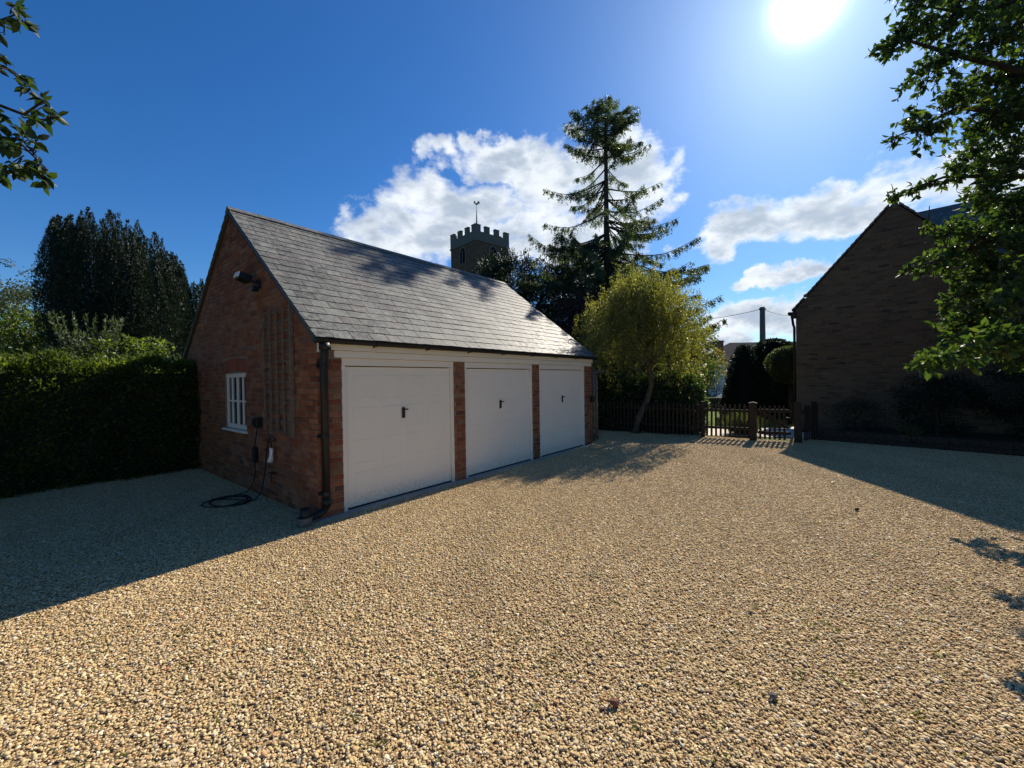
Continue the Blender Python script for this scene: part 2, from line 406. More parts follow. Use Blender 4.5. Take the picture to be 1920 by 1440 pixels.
def crown(clusters, dens, size, aspect=.5, droop=.3, out=.6, crv=.5):
    """clusters: rows x,y,z,r ; leaves sit mostly on each cluster's skin"""
    Ps, As, Ls, Rv = [], [], [], []
    for (x, y, z, r) in clusters:
        n = max(6, int(dens*r*r)); d = rdir(n); rr = r*rng.random(n)**.45*rng.uniform(.8, 1.15, n)
        p = np.array([x, y, z])+d*rr[:, None]*np.array([1, 1, .8])
        a = d*out+rdir(n)*.8-np.array([0, 0, droop])
        Ps.append(p); As.append(a); Ls.append(size*rng.uniform(.65, 1.3, n)); c = rng.random(); Rv.append(np.clip(c*crv+rng.random(n)*(1-crv), 0, .999))
    return cat(*Ps), cat(*As), cat(*Ls), cat(*Rv)
def ellipsoid_clusters(c, rad, k, rc, inner=.25, zmin=-1):
    d = rdir(k*2); d = d[d[:, 2] > zmin][:k]; m = len(d)
    rr = np.where(rng.random(m) < inner, rng.uniform(.3, .7, m), rng.uniform(.78, 1.02, m))
    P = np.array(c)+d*np.array(rad)*rr[:, None]
    return np.column_stack([P, rng.uniform(.7, 1.25, m)*rc])
def limbs(mb, base, top, clusters, r0, n=10, seg=6):
    base = Vector(base); top = Vector(top)
    pts = [base.lerp(top, t)+Vector((math.sin(t*5)*.06, math.cos(t*4)*.05, 0))*r0*6 for t in np.linspace(0, 1, 7)]
    mb.tube(pts, [r0*1.25]+[r0*(1-.6*t) for t in np.linspace(.12, 1, 6)], 10)
    idx = rng.permutation(len(clusters))[:n]
    for i in idx:
        e = Vector(clusters[i][:3]); t0 = rng.uniform(.45, .98); s0 = base.lerp(top, t0); mid = s0.lerp(e, .5)+Vector((0, 0, rng.uniform(.0, .12)*(e-s0).length))
        mb.tube([s0, s0.lerp(mid, .5)+Vector(rng.normal(size=3))*.03, mid, e], [r0*.38, r0*.28, r0*.18, r0*.06], seg)
def tree(name, label, catg, base, top, clusters, mat, dens, size, bark='bark', r0=.15, aspect=.5, droop=.3, n=12, group=None, full=False, crv=.5):
    base = Vector(base)
    if base.y > 22.8: base.z -= .7
    t = thing(name, base, label, catg, group=group)
    cl = np.array(clusters, float).copy(); cl[:, :3] -= np.array(base)
    mb = MB(); limbs(mb, (0, 0, -.1), Vector(top)-base, cl, r0, n); mb.build('trunk', bark, t, True)
    P, A, L, rv = crown(cl, dens, size, aspect, droop, crv=crv)
    leaves('crown', mat, P, A, L, L*aspect, t, rv=rv, full=full)
    return t

# ------------------------------------------------------------------ ground
def sheet(name, pts, z, mat):
    mb = MB(); mb.add([(p[0], p[1], z) for p in pts], [tuple(range(len(pts)))], .5)
    return meta(mb.build(name, mat), kind='structure')
sheet('ground', [(-400, -400), (400, -400), (400, 22.8), (-400, 22.8)], -.03, 'field')
sheet('lower_ground', [(-400, 22.7), (400, 22.7), (400, 420), (-400, 420)], -.72, 'field')
mb = MB(); mb.box(-400, 400, 22.8, 23.0, -.9, -.034, .5); meta(mb.build('bank', 'earth'), kind='structure')

TH = R(50.97); U = Vector((math.cos(TH), math.sin(TH), 0)); Wv = Vector((-math.sin(TH), math.cos(TH), 0))
A0 = Vector((-2.227, 5.312, 0))                    # left foot of the first garage door
def GW(s, w, z=0): return A0+U*s+Wv*w+Vector((0, 0, z))
fp0, fp1, fp2, fp3 = Vector((2.9, 13.45, 0)), Vector((5.44, 11.51, 0)), Vector((6.45, 10.86, 0)), Vector((7.22, 10.42, 0))
yard = [(-9.5, -4), (11.5, -4), (14.5, 6.5), (9.0, 11.6), (7.3, 10.45), (6.45, 10.9), (5.44, 11.55), (2.9, 13.5), (1.0, 15), (-9, 9), (-14, 3)]
sheet('yard_surface', yard, -.004, 'yard_base')

def inside(poly, x, y):
    c = False; j = len(poly)-1
    for i in range(len(poly)):
        xi, yi = poly[i]; xj, yj = poly[j]
        if (yi > y) != (yj > y) and x < (xj-xi)*(y-yi)/(yj-yi)+xi: c = not c
        j = i
    return c
# pebble patches (loose stones, instanced over the yard)
def icosa():
    p = (1+5**.5)/2
    v = np.array([(-1, p, 0), (1, p, 0), (-1, -p, 0), (1, -p, 0), (0, -1, p), (0, 1, p), (0, -1, -p), (0, 1, -p), (p, 0, -1), (p, 0, 1), (-p, 0, -1), (-p, 0, 1)], float)
    f = np.array([(0, 11, 5), (0, 5, 1), (0, 1, 7), (0, 7, 10), (0, 10, 11), (1, 5, 9), (5, 11, 4), (11, 10, 2), (10, 7, 6), (7, 1, 8), (3, 9, 4), (3, 4, 2), (3, 2, 6), (3, 6, 8), (3, 8, 9), (4, 9, 5), (2, 4, 11), (6, 2, 10), (8, 6, 7), (9, 8, 1)])
    return unit(v), f
def pebble_mesh(name, n, side):
    V0, F0 = icosa()
    r = rng.lognormal(math.log(.0064), .32, n); r = np.clip(r, .0036, .0155)
    px = rng.uniform(-side/2, side/2, n); py = rng.uniform(-side/2, side/2, n)
    z = rng.uniform(-.002, .006, n)
    ax = r[:, None]*np.column_stack([rng.uniform(1.0, 1.6, n), rng.uniform(.8, 1.1, n), rng.uniform(.38, .66, n)])
    V = V0[None]*ax[:, None]*rng.uniform(.74, 1.16, (n, 12, 1))
    yaw = rng.uniform(0, 2*math.pi, n); tl = rng.normal(0, .22, n)
    c, s = np.cos(tl), np.sin(tl); x = V[..., 0]*c[:, None]+V[..., 2]*s[:, None]; zz = -V[..., 0]*s[:, None]+V[..., 2]*c[:, None]
    c, s = np.cos(yaw), np.sin(yaw); xx = x*c[:, None]-V[..., 1]*s[:, None]; yy = x*s[:, None]+V[..., 1]*c[:, None]
    V = np.stack([xx+px[:, None], yy+py[:, None], zz+z[:, None]], -1)
    idx = (np.arange(n)[:, None, None]*12+F0[None]).reshape(-1)
    me = bpy.data.meshes.new(name); me.vertices.add(n*12); me.vertices.foreach_set('co', V.reshape(-1).astype(np.float32))
    me.loops.add(len(idx)); me.loops.foreach_set('vertex_index', idx.astype(np.int32))
    me.polygons.add(n*20); me.polygons.foreach_set('loop_start', np.arange(0, n*60, 3, dtype=np.int32)); me.update(calc_edges=True)
    a = me.attributes.new('rnd', 'FLOAT', 'FACE'); a.data.foreach_set('value', np.repeat(rng.random(n), 20).astype(np.float32))
    me.polygons.foreach_set('use_smooth', np.repeat(rng.random(n) < .55, 20)); me.materials.append(MATS['gravel_stone']); return me
SIDE = 1.0
variants = [bpy.data.objects.new('gravel_patch', pebble_mesh('gravel_patch', 8400, SIDE)) for _ in range(4)]
gp = []
for i in range(-18, 22):
    for j in range(-22, 14):
        p = GW(i*SIDE+.5, j*SIDE-.52)
        if not inside(yard, p.x, p.y): continue
        if -.3 < (p-A0).dot(U) < 6.9 and .3 < (p-A0).dot(Wv) < 5.8: continue
        gp.append(p)
gm = bpy.data.meshes.new('gravel'); gm.from_pydata(gp, [], [])
gm.materials.append(MATS['gravel_stone'])
va = gm.attributes.new('variant', 'INT', 'POINT'); va.data.foreach_set('value', rng.integers(0, 4, len(gp)).astype(np.int32))
ra = gm.attributes.new('turn', 'FLOAT_VECTOR', 'POINT'); tv = np.zeros((len(gp), 3), np.float32); tv[:, 2] = TH+rng.integers(0, 4, len(gp))*math.pi/2; ra.data.foreach_set('vector', tv.reshape(-1))
gravel = meta(link('gravel', gm), 'loose buff and brown pebble gravel covering the whole yard', 'gravel', kind='stuff')
ng = bpy.data.node_groups.new('scatter_gravel', 'GeometryNodeTree'); G = NT(ng)
ng.interface.new_socket('Geometry', in_out='INPUT', socket_type='NodeSocketGeometry'); ng.interface.new_socket('Geometry', in_out='OUTPUT', socket_type='NodeSocketGeometry')
gi = G.node('NodeGroupInput'); go = G.node('NodeGroupOutput'); jn = G.node('GeometryNodeJoinGeometry')
for v in variants:
    oi = G.node('GeometryNodeObjectInfo'); oi.inputs['Object'].default_value = v; oi.inputs['As Instance'].default_value = True; G.link(oi.outputs['Geometry'], jn.inputs[0])
iop = G.node('GeometryNodeInstanceOnPoints'); iop.inputs['Pick Instance'].default_value = True
na = G.node('GeometryNodeInputNamedAttribute', data_type='INT'); na.inputs[0].default_value = 'variant'
nb = G.node('GeometryNodeInputNamedAttribute', data_type='FLOAT_VECTOR'); nb.inputs[0].default_value = 'turn'
G.link(gi.outputs[0], iop.inputs['Points']); G.link(jn.outputs[0], iop.inputs['Instance'])
G.link(na.outputs[0], iop.inputs['Instance Index']); G.link(nb.outputs[0], iop.inputs['Rotation']); G.link(iop.outputs[0], go.inputs[0])
md = gravel.modifiers.new('scatter', 'NODES'); md.node_group = ng

# ------------------------------------------------------------------ brick laying
def brick_proto(L, H, D, mat):
    mb = MB(); b = .004
    x0, x1, z0, z1 = -L/2, L/2, -H/2, H/2
    vs = [(x0, 0, z0), (x1, 0, z0), (x1, 0, z1), (x0, 0, z1), (x0, -D+b, z0), (x1, -D+b, z0), (x1, -D+b, z1), (x0, -D+b, z1),
          (x0+b, -D, z0+b), (x1-b, -D, z0+b), (x1-b, -D, z1-b), (x0+b, -D, z1-b)]
    fs = [(0, 1, 5, 4), (1, 2, 6, 5), (2, 3, 7, 6), (3, 0, 4, 7), (4, 5, 9, 8), (5, 6, 10, 9), (6, 7, 11, 10), (7, 4, 8, 11), (8, 9, 10, 11)]
    mb.add(vs, fs, 0.0); return mb
PC = {}
def lay(parent, pieces, mat, name='brick', limit=300, shared_depth=.03):
    """pieces: (x, z, length, height, origin(3), xdir(3), outdir(3)) in parent space; the 300 largest in view become parts"""
    Mp = Matrix.Translation(parent.location) @ Matrix.Rotation(parent.rotation_euler[2], 4, 'Z')
    scored = []
    for pc in pieces:
        x, z, L, H, o, xd, od = pc
        c = Vector(o)+Vector(xd)*x+Vector((0, 0, z)); cw = Mp @ c; d = cw-CAMP
        ow = (Mp.to_3x3() @ Vector(od)); dist = d.length
        yy = d.dot(fwd); vis = yy > .3 and abs(d.dot(rgt)/yy) < 1.26 and abs(d.dot(upv)/yy) < .96 and d.dot(ow) < 0
        area = L*H*abs(d.normalized().dot(ow))/dist**2 if vis else 0
        scored.append((area, pc, c))
    scored.sort(key=lambda q: -q[0])
    rest = MB(); k = 0
    for i, (a, pc, c) in enumerate(scored):
        x, z, L, H, o, xd, od = pc
        xd = Vector(xd); od = Vector(od); yd = -od
        mt = Matrix.Identity(4); zd = Vector((0, 0, 1))
        for r_ in range(3): mt[r_][0] = xd[r_]; mt[r_][1] = yd[r_]; mt[r_][2] = zd[r_]; mt[r_][3] = c[r_]
        mt = mt @ Matrix.Translation((0, random.uniform(-.0015, .0025), random.uniform(-.001, .001))) @ Matrix.Rotation(random.gauss(0, .004), 4, 'Y') @ Matrix.Rotation(random.gauss(0, .006), 4, 'Z')
        key = (round(L, 2), round(H, 3), mat)
        if i < limit and a > 0:
            if key not in PC: PC[key] = brick_proto(key[0], key[1], .008, mat).mesh(name, mat)
            ob = link(name, PC[key], parent); ob.matrix_local = mt
        else:
            p = brick_proto(L, H, .008, mat); rest.add([mt @ Vector(v) for v in p.v], p.f)
            k += 1
    if k:
        o = rest.build(name+'work', mat, parent); o['kind'] = 'stuff'
def sub(iv, cut):
    out = []
    for a, b in iv:
        for (c, d) in cut:
            pass
        segs = [(a, b)]
        for (c, d) in cut:
            ns = []
            for (p, q) in segs:
                if d <= p or c >= q: ns.append((p, q)); continue
                if c > p: ns.append((p, c))
                if d < q: ns.append((d, q))
            segs = ns
        out += segs
    return out
def courses(z0, z1, interval, o, xd, od, BL=.215, BH=.065, J=.010, phase=0):
    out = []; i = 0; z = z0
    while z < z1:
        zm = z+BH/2
        for (a, b) in interval(zm):
            x = (math.floor(a/(BL+J))-1)*(BL+J)+(BL/2 if (i+phase) % 2 else 0)
            if i % 5 == 3: x += .055
            while x < b:
                p, q = max(x, a), min(x+BL, b)
                if q-p > .03: out.append(((p+q)/2, zm, q-p, BH, o, xd, od))
                x += BL+J
        z += BH+J; i += 1
    return out

# ------------------------------------------------------------------ garage
garage = thing('brick_garage', A0, 'low red brick garage with slate roof and three white up-and-over doors', 'garage', TH)
S0, S1 = -.34, 6.84; WAP, ZAP, ZE, OV = 2.95, 4.69, 2.28, .12
WD = 2*WAP                                        # depth of the building
slope = (ZAP-ZE)/(WAP+OV)
def gable_z(w): return ZE+slope*(w+OV) if w < WAP else ZAP-slope*(w-WAP)
TK = .06
def clip(poly, axis, lo, hi):
    def half(pl, val, keep_less):
        o = []
        for i in range(len(pl)):
            a, b = pl[i], pl[(i+1) % len(pl)]; ia = (a[axis] <= val) == keep_less or a[axis] == val; ib = (b[axis] <= val) == keep_less or b[axis] == val
            if ia: o.append(a)
            if ia != ib:
                t = (val-a[axis])/(b[axis]-a[axis]); o.append(tuple(a[k]+(b[k]-a[k])*t for k in (0, 1)))
        return o
    return half(half(poly, hi, True), lo, False)
gpoly = [(.010, -.1), (WD, -.1), (WD, gable_z(WD)-TK), (WAP, ZAP-TK), (.010, gable_z(0)-TK)]
WIN = (2.42, 3.44, .95, 1.90)
mb = MB()
for pl in (clip(gpoly, 0, -1, WIN[0]), clip(gpoly, 0, WIN[1], 99), clip(clip(gpoly, 0, WIN[0], WIN[1]), 1, -9, WIN[2]), clip(clip(gpoly, 0, WIN[0], WIN[1]), 1, WIN[3], 99)):
    mb.prism(pl, S0+.008, S0+.22, 'x', .5)
mb.prism(gpoly, S1-.22, S1, 'x', .5)
mb.box(S0+.23, S1-.23, WD-.22, WD-.002, -.1, gable_z(WD)-TK-.05)
piers = [(S0+.008, 0.0), (1.99, 2.24), (4.24, 4.48), (6.49, S1-.005)]
for a, b in piers: mb.box(a, b, .008, .30, -.1, 2.04)
mb.box(S0+.23, S1-.23, .05, .28, 2.045, 2.2)
mb.build('wall', 'mortar', garage)
ib = MB(); ib.box(S0+.225, S1-.225, .45, WD-.225, .001, .02); ib.build('floor', 'concrete', garage)
def g_iv(z):
    lim = WD
    if z > gable_z(0)-TK:
        a = (z+TK-ZE)/slope-OV; b = 2*WAP-a
        if b-a < .1: return []
        iv = [(a, b)]
    else: iv = [(0, WD)]
    if WIN[2]-.04 < z < WIN[3]+.03: iv = sub(iv, [(WIN[0]-.01, WIN[1]+.01)])
    if WIN[3]-.02 < z < WIN[3]+.27: iv = sub(iv, [(WIN[0]-.09, WIN[1]+.09)])
    return iv
# gable bricks: x runs along -w so that the outer face looks along -u
pcs = courses(.005, ZAP, g_iv, (S0+.008, 0, 0), (0, 1, 0), (-1, 0, 0))
pier_iv = lambda z: [(a, b) for a, b in piers] if z < 2.03 else ([(S0+.008, S0+.10)] if z < 2.2 else [])
pcs += courses(.005, 2.03, pier_iv, (0, .008, 0), (1, 0, 0), (0, -1, 0), phase=1)
lay(garage, pcs, 'garage_brick')
# soldier arch over the window
ar = []
n = 14
for i in range(n):
    w = WIN[0]-.075+(WIN[1]-WIN[0]+.15)*(i+.5)/n; t = (i+.5)/n*2-1
    ar.append((w, WIN[3]+.125-.05*t*t+.02, .066, .215, (S0+.008, 0, 0), (0, 1, 0), (-1, 0, 0)))
PCk = PC
for (x, z, L, H, o, xd, od) in ar:
    key = ('arch',)
    if key not in PC: PC[key] = brick_proto(.068, .215, .009, 'arch_brick').mesh('arch_brick', 'arch_brick')
    ob = link('arch_brick', PC[key], garage)
    mt = Matrix(((0, 1, 0, o[0]), (1, 0, 0, x), (0, 0, 1, z), (0, 0, 0, 1)))
    ob.matrix_local = mt @ Matrix.Rotation((x-(WIN[0]+WIN[1])/2)*.35, 4, 'Y')
# slates
ang = math.atan(slope); cs, sn = math.cos(ang), math.sin(ang); SL = (WAP+OV)/cs
rows = 20; gauge = SL/rows; SW = .262
slates = []
for r_ in range(rows):
    x = S0-.05-(SW/2 if r_ % 2 else 0)
    while x < S1+.04:
        w_ = SW*random.choice([1, 1, 1, .8, .9, 1.12, 1.25])
        a, b = max(x, S0-.05), min(x+w_, S1+.05)
        if b-a > .04: slates.append((r_, a, b))
        x += w_
def slate_mtx(r_, a, b):
    d = r_*gauge+gauge/2
    c = Vector(((a+b)/2, -OV+d*cs, ZE+d*sn))
    bx = Matrix(((1, 0, 0, c.x), (0, cs, -sn, c.y), (0, sn, cs, c.z), (0, 0, 0, 1)))
    return bx @ Matrix.Translation((0, random.uniform(-.004, .004), .004)) @ Matrix.Rotation(-.042+random.gauss(0, .008), 4, 'X') @ Matrix.Rotation(random.gauss(0, .004), 4, 'Y') @ Matrix.Rotation(random.gauss(0, .006), 4, 'Z')
def slate_geo(Ls):
    mb = MB(); h = gauge/2; j = .0026; t = .011; rg = [random.uniform(-.007, .007) for _ in range(4)]
    x0, x1 = -Ls/2+j, Ls/2-j
    mb.add([(x0, -h+rg[0], -t), (0, -h+rg[1], -t), (x1, -h+rg[2], -t), (x1, h+.05, -t), (x0, h+.05, -t), (x0+.001, -h+rg[0]+.002, 0), (0, -h+rg[1]+.002, 0), (x1-.001, -h+rg[2]+.002, 0), (x1, h+.05, 0), (x0, h+.05, 0)],
           [(0, 1, 2, 3, 4), (5, 6, 7, 8, 9), (0, 1, 6, 5), (1, 2, 7, 6), (2, 3, 8, 7), (3, 4, 9, 8), (4, 0, 5, 9)], 0.0)
    return mb
Mg = Matrix.Translation(A0) @ Matrix.Rotation(TH, 4, 'Z'); sc = []
for (r_, a, b) in slates:
    mt = slate_mtx(r_, a, b); c = Mg @ mt.translation; d = c-CAMP
    sc.append(((b-a)/d.length**2*abs(d.normalized().dot(Mg.to_3x3() @ Vector((0, -sn, cs)))), mt, b-a))
sc.sort(key=lambda q: -q[0]); rest = MB(); SC = {}
for i, (_, mt, Ls) in enumerate(sc):
    if i < 300:
        key = (round(Ls, 2), i % 3)
        if key not in SC: SC[key] = slate_geo(key[0]).mesh('slate', 'slate')
        ob = link('slate', SC[key], garage); ob.matrix_local = mt
    else:
        p = slate_geo(Ls); rest.add([mt @ Vector(v) for v in p.v], p.f)
rest.build('slating', 'slate', garage)['kind'] = 'stuff'
# roof deck under the slates, verge undercloak, rear slope
def roof_slab(mb, w0, z0, w1, z1, off, th, sa=S0-.045, sb=S1+.045):
    nx = -(z1-z0); nz = (w1-w0); l = math.hypot(nx, nz); nx, nz = nx/l, nz/l
    if nz < 0: nx, nz = -nx, -nz
    mb.prism([(w0+nx*off, z0+nz*off), (w1+nx*off, z1+nz*off), (w1+nx*(off-th), z1+nz*(off-th)), (w0+nx*(off-th), z0+nz*(off-th))], sa, sb, 'x', .5)
mb = MB(); roof_slab(mb, -OV+.03, ZE+.02, WAP, ZAP-.015, -.022, .025, S0-.04, S1+.04); mb.build('roof_deck', 'black_metal', garage)
mb = MB()
for k in range(19):
    t0, t1 = k/19, (k+1)/19
    w0 = 2*WAP+OV-(WAP+OV)*t0; w1 = 2*WAP+OV-(WAP+OV)*t1
    roof_slab(mb, w0, ZE+(ZAP-ZE)*t0+.004, w1-.02, ZE+(ZAP-ZE)*t1-.012, .0, .02, S0-.05, S1+.05)
mb.build('rear_roof', 'slate', garage)
for sa, sb in ((S0-.035, S0+.004), (S1-.004, S1+.035)):
    mb = MB(); roof_slab(mb, -OV+.04, ZE+.02, WAP, ZAP-.03, -.05, .018, sa, sb); mb.build('verge_undercloak', 'dark_mortar', garage)
    mb = MB(); roof_slab(mb, 2*WAP+OV-.04, ZE+.02, WAP, ZAP-.03, -.026, .03, sa, sb); mb.build('verge_undercloak', 'dark_mortar', garage)

proto = MB()
for sg in (-1, 1):
    c_, s_ = math.cos(ang), math.sin(ang)
    proto.prism([(0, .022), (sg*.13*c_, .022-.13*s_), (sg*.13*c_, .004-.13*s_), (0, .002)], -.2215, .2215, 'x', 0.0)
rm = proto.mesh('ridge_tile', 'slate'); nr = 16
for i in range(nr):
    ob = link('ridge_tile', rm, garage); L = (S1-S0+.10)/nr
    ob.location = (S0-.05+L*(i+.5), WAP, ZAP+.012+random.uniform(-.003, .004)); ob.scale = (L/.445, 1, 1); ob.rotation_euler = (0, random.gauss(0, .004), 0)
# fascia, beam, soffit end
mb = MB(); mb.bbox(S0+.235, S1-.01, -.014, .048, 2.043, 2.135, .004); mb.build('beam', 'white_paint', garage)
mb = MB(); mb.bbox(S0+.03, S1+.01, -.040, -.016, 2.138, 2.265, .004); mb.build('fascia', 'white_paint', garage)
mb = MB(); mb.box(S0+.02, S0+.03, -.040, .0, 2.10, 2.27); mb.box(S0+.03, S1, -.018, .26, 2.20, 2.215); mb.build('soffit', 'white_paint', garage)
# gutter
def gutter_prof(n=9, r1=.056, r2=.052):
    o = [(-.095+r1*math.cos(t), 2.262-r1*math.sin(t)*.95) for t in np.linspace(0, math.pi, n)]
    i = [(-.095+r2*math.cos(t), 2.262-r2*math.sin(t)*.95) for t in np.linspace(math.pi, 0, n)]
    return o, i
o_, i_ = gutter_prof(); mb = MB()
for k in range(len(o_)-1):
    mb.prism([o_[k], o_[k+1], i_[len(i_)-2-k], i_[len(i_)-1-k]], S0-.06, S1+.07, 'x', .5)
mb.prism(o_, S0-.064, S0-.058, 'x', .5); mb.prism(o_, S1+.068, S1+.074, 'x', .5)
mb.build('gutter', 'black_plastic', garage)
for k in range(8):
    mb = MB(); x = .45+k*.92
    oo = [(-.095+.062*math.cos(t), 2.262-.062*math.sin(t)) for t in np.linspace(0, math.pi, 9)]
    mb.prism(oo, x-.018, x+.018, 'x', .5); mb.box(x-.015, x+.015, -.043, -.020, 2.19, 2.25); mb.build('gutter_bracket', 'black_plastic', garage)
# downpipe on the front corner
mb = MB(); px = S0+.075
mb.box(px-.052, px+.052, -.145, -.042, 2.13, 2.215)
mb.tube([(px, -.095, 2.20), (px, -.085, 2.08), (px, -.06, 1.98), (px, -.058, 1.9), (px, -.058, .16)], .046, 14); mb.tube([(px, -.058, .27), (px, -.058, .17)], .052, 14)
mb.tube([(px, -.052, .20), (px, -.052, .15), (px-.03, -.05, .11), (px-.16, -.045, .075), (px-.22, -.045, .06)], .040, 12); mb.build('downpipe', 'black_plastic', garage, True)
for z in (1.93, 1.05, .33):
    mb = MB(); mb.tube([(px, -.058, z-.025), (px, -.058, z+.025)], .052, 14); mb.box(px-.075, px+.075, -.02, .006, z-.02, z+.02); mb.build('pipe_clip', 'black_plastic', garage)
mb = MB(); mb.lathe([(.085, -.02), (.09, .10), (.075, .105), (.07, .03)], (px-.27, -.05), 14); mb.build('gully_pot', 'stone_grey', garage, True)
mb = MB(); mb.lathe([(.058, .03), (.062, .20), (.05, .205), (.046, .19)], (px-.255, -.05), 14); mb.build('gully_hopper', 'black_plastic', garage, True)
# doors
bays = [(0.0, 1.99), (2.24, 4.24), (4.48, 6.49)]
for a, b in bays:
    fr = MB(); fr.bbox(a+.002, a+.062, .020, .10, 0.0, 1.94, .003); fr.bbox(b-.062, b-.002, .020, .10, 0, 1.94, .003); fr.bbox(a+.002, b-.002, .018, .10, 1.942, 2.04, .003)
    fr.build('door_frame', 'white_paint', garage)
    dr = MB(); x0, x1, z0, z1 = a+.068, b-.068, .035, 1.928
    dr.box(x0, x1, .052, .075, z0, z1)
    for xx in (x0, x1-.016): dr.bbox(xx, xx+.016, .046, .0515, z0, z1, .002)
    nc, nr_ = 4, 4; cw = (x1-x0-.14)/nc; ch = (z1-z0-.14)/nr_
    for i in range(nc):
        for j in range(nr_):
            cx0 = x0+.07+i*cw+.045; cx1 = x0+.07+(i+1)*cw-.045; cz0 = z0+.07+j*ch+.06; cz1 = z0+.07+(j+1)*ch-.05
            f = .010; y0, y1 = .0515, .0470
            vs = [(cx0, y0, cz0), (cx1, y0, cz0), (cx1, y0, cz1), (cx0, y0, cz1), (cx0+f, y1, cz0+f), (cx1-f, y1, cz0+f), (cx1-f, y1, cz1-f), (cx0+f, y1, cz1-f),
                  (cx0+2*f, y0-.001, cz0+2*f), (cx1-2*f, y0-.001, cz0+2*f), (cx1-2*f, y0-.001, cz1-2*f), (cx0+2*f, y0-.001, cz1-2*f)]
            dr.add(vs, [(0, 1, 5, 4), (1, 2, 6, 5), (2, 3, 7, 6), (3, 0, 4, 7), (4, 5, 9, 8), (5, 6, 10, 9), (6, 7, 11, 10), (7, 4, 8, 11), (8, 9, 10, 11)])
    door = dr.build('garage_door', 'door_paint', garage)
    hd = MB(); xm = (a+b)/2-.01; hd.bbox(xm-.028, xm+.028, .036, .050, 1.17, 1.33, .004); hd.tube([(xm, .05, 1.30), (xm, .0, 1.30)], .011, 10)
    hd.bbox(xm-.030, xm+.055, -.010, .006, 1.290, 1.310, .006); hd.tube([(xm, .04, 1.225), (xm, .032, 1.225)], .010, 10); hd.build('door_handle', 'black_metal', door)
    rb = MB(); rb.box(a+.06, b-.06, .045, .085, .0, .034); rb.build('door_seal', 'rubber', door)
mb = MB(); mb.bbox(S0-.02, S1+.01, -.10, .30, -.05, .012, .006)
mb.build('threshold', 'concrete', garage)
# window
win = MB(); w0, w1, z0, z1 = WIN; X = S0+.03
wb = lambda a, b, c, d, dx=.0, tk=.05: win.bbox(X+dx, X+dx+tk, a, b, c, d, .004)
win.prism([(w0, z1-.07), (w1, z1-.07)]+[(w0+(w1-w0)*(1-t), z1+.045-.055*(2*t-1)**2) for t in np.linspace(0, 1, 11)], X-.004, X+.052, 'x', .5)
wb(w0+.002, w0+.06, z0+.002, z1-.072); wb(w1-.06, w1-.002, z0+.002, z1-.072); wb(w0+.062, w1-.062, z0+.002, z0+.08)
wframe = win.build('window', 'white_paint', garage)
for k, (cw_, tk_) in zip((.25, .5, .75), ((.036, .04), (.07, .045), (.036, .04))):
    wm = MB(); c = w0+(w1-w0)*k; wm.bbox(X+.006, X+.006+tk_, c-cw_/2, c+cw_/2, z0+.082, z1-.074, .004); wm.build('mullion', 'white_paint', wframe)
wm = MB(); wm.bbox(X+.012, X+.036, w0+.062, w1-.062, (z0+z1)/2-.014, (z0+z1)/2+.014, .003); wm.build('glazing_bar', 'white_paint', wframe)
wm = MB(); wm.box(X+.026, X+.031, w0+.05, w1-.05, z0+.07, z1-.06); wm.build('pane', 'glass', wframe)
wm = MB(); wm.bbox(S0-.045, S0+.06, w0-.06, w1+.06, z0-.038, z0-.002, .006); wm.build('sill', 'white_paint', wframe)

# things fixed to or leaning on the garage (all in garage axes through an Empty)
def gthing(name, s, w, z, label, cat_, group=None): return thing(name, GW(s, w, z), label, cat_, TH, group)
tr = gthing('trellis', S0, .63, 1.0, 'tall weathered wooden trellis fixed to the brick gable beside the small window', 'trellis')
Hh, Ww = 1.76, .92
for k in range(5):
    mb = MB(); c = .012+k*(Ww-.03)/4; wd = .012 if k else .02; mb.bbox(-.045, -.024, c-wd, c+wd, 0, Hh+random.uniform(-.01, .01), .002); mb.build('lath', 'weathered_wood', tr)
for k in range(13):
    mb = MB(); z = .04+k*(Hh-.08)/12; mb.bbox(-.023, -.008, 0, Ww, z-.011, z+.011, .002); mb.build('lath', 'weathered_wood', tr)
mb = MB(); mb.bbox(-.05, -.004, -.03, -.012, -.02, Hh+.02, .002); mb.build('side_batten', 'weathered_wood', tr)
fl = gthing('security_floodlight', S0, 1.75, 3.22, 'dark security floodlight mounted high on the brick gable', 'floodlight')
mb = MB(); mb.bbox(-.035, -.001, -.06, .06, -.06, .06, .006); mb.tube([(-.02, 0, 0), (-.09, .02, .03), (-.13, .08, .045)], .018, 8); mb.build('mounting', 'black_plastic', fl)
mb = MB(); mb.bbox(-.26, -.10, .05, .26, -.01, .10, .012, mtx=Matrix.Rotation(R(18), 4, 'Y')); mb.build('lamp_body', 'black_plastic', fl)
mb = MB(); mb.bbox(-.285, -.262, .075, .235, .005, .085, .003, mtx=Matrix.Rotation(R(18), 4, 'Y')); mb.build('lens', 'white_plastic', fl)
mb = MB(); mb.bbox(-.13, -.045, -.12, -.03, -.13, -.05, .012); mb.build('motion_sensor', 'black_plastic', fl)
bx = gthing('socket_box', S0, 1.80, 1.13, 'black outdoor socket box on the brick wall between window and trellis', 'socket box')
mb = MB(); mb.bbox(-.085, -.001, -.07, .07, -.075, .075, .008); mb.build('box_body', 'black_plastic', bx)
mb = MB(); mb.bbox(-.10, -.087, -.062, .062, -.05, .068, .005); mb.build('lid', 'black_plastic', bx)
cb = gthing('charging_cable', S0, 1.95, 0, 'black cable with inline control box hanging below the wall socket and coiled on the gravel', 'cable')
mb = MB(); pts = [(-.05, -.15, 1.06), (-.05, -.10, .95), (-.045, -.02, .82), (-.045, 0, .74)]
mb.tube(pts, .008, 6)
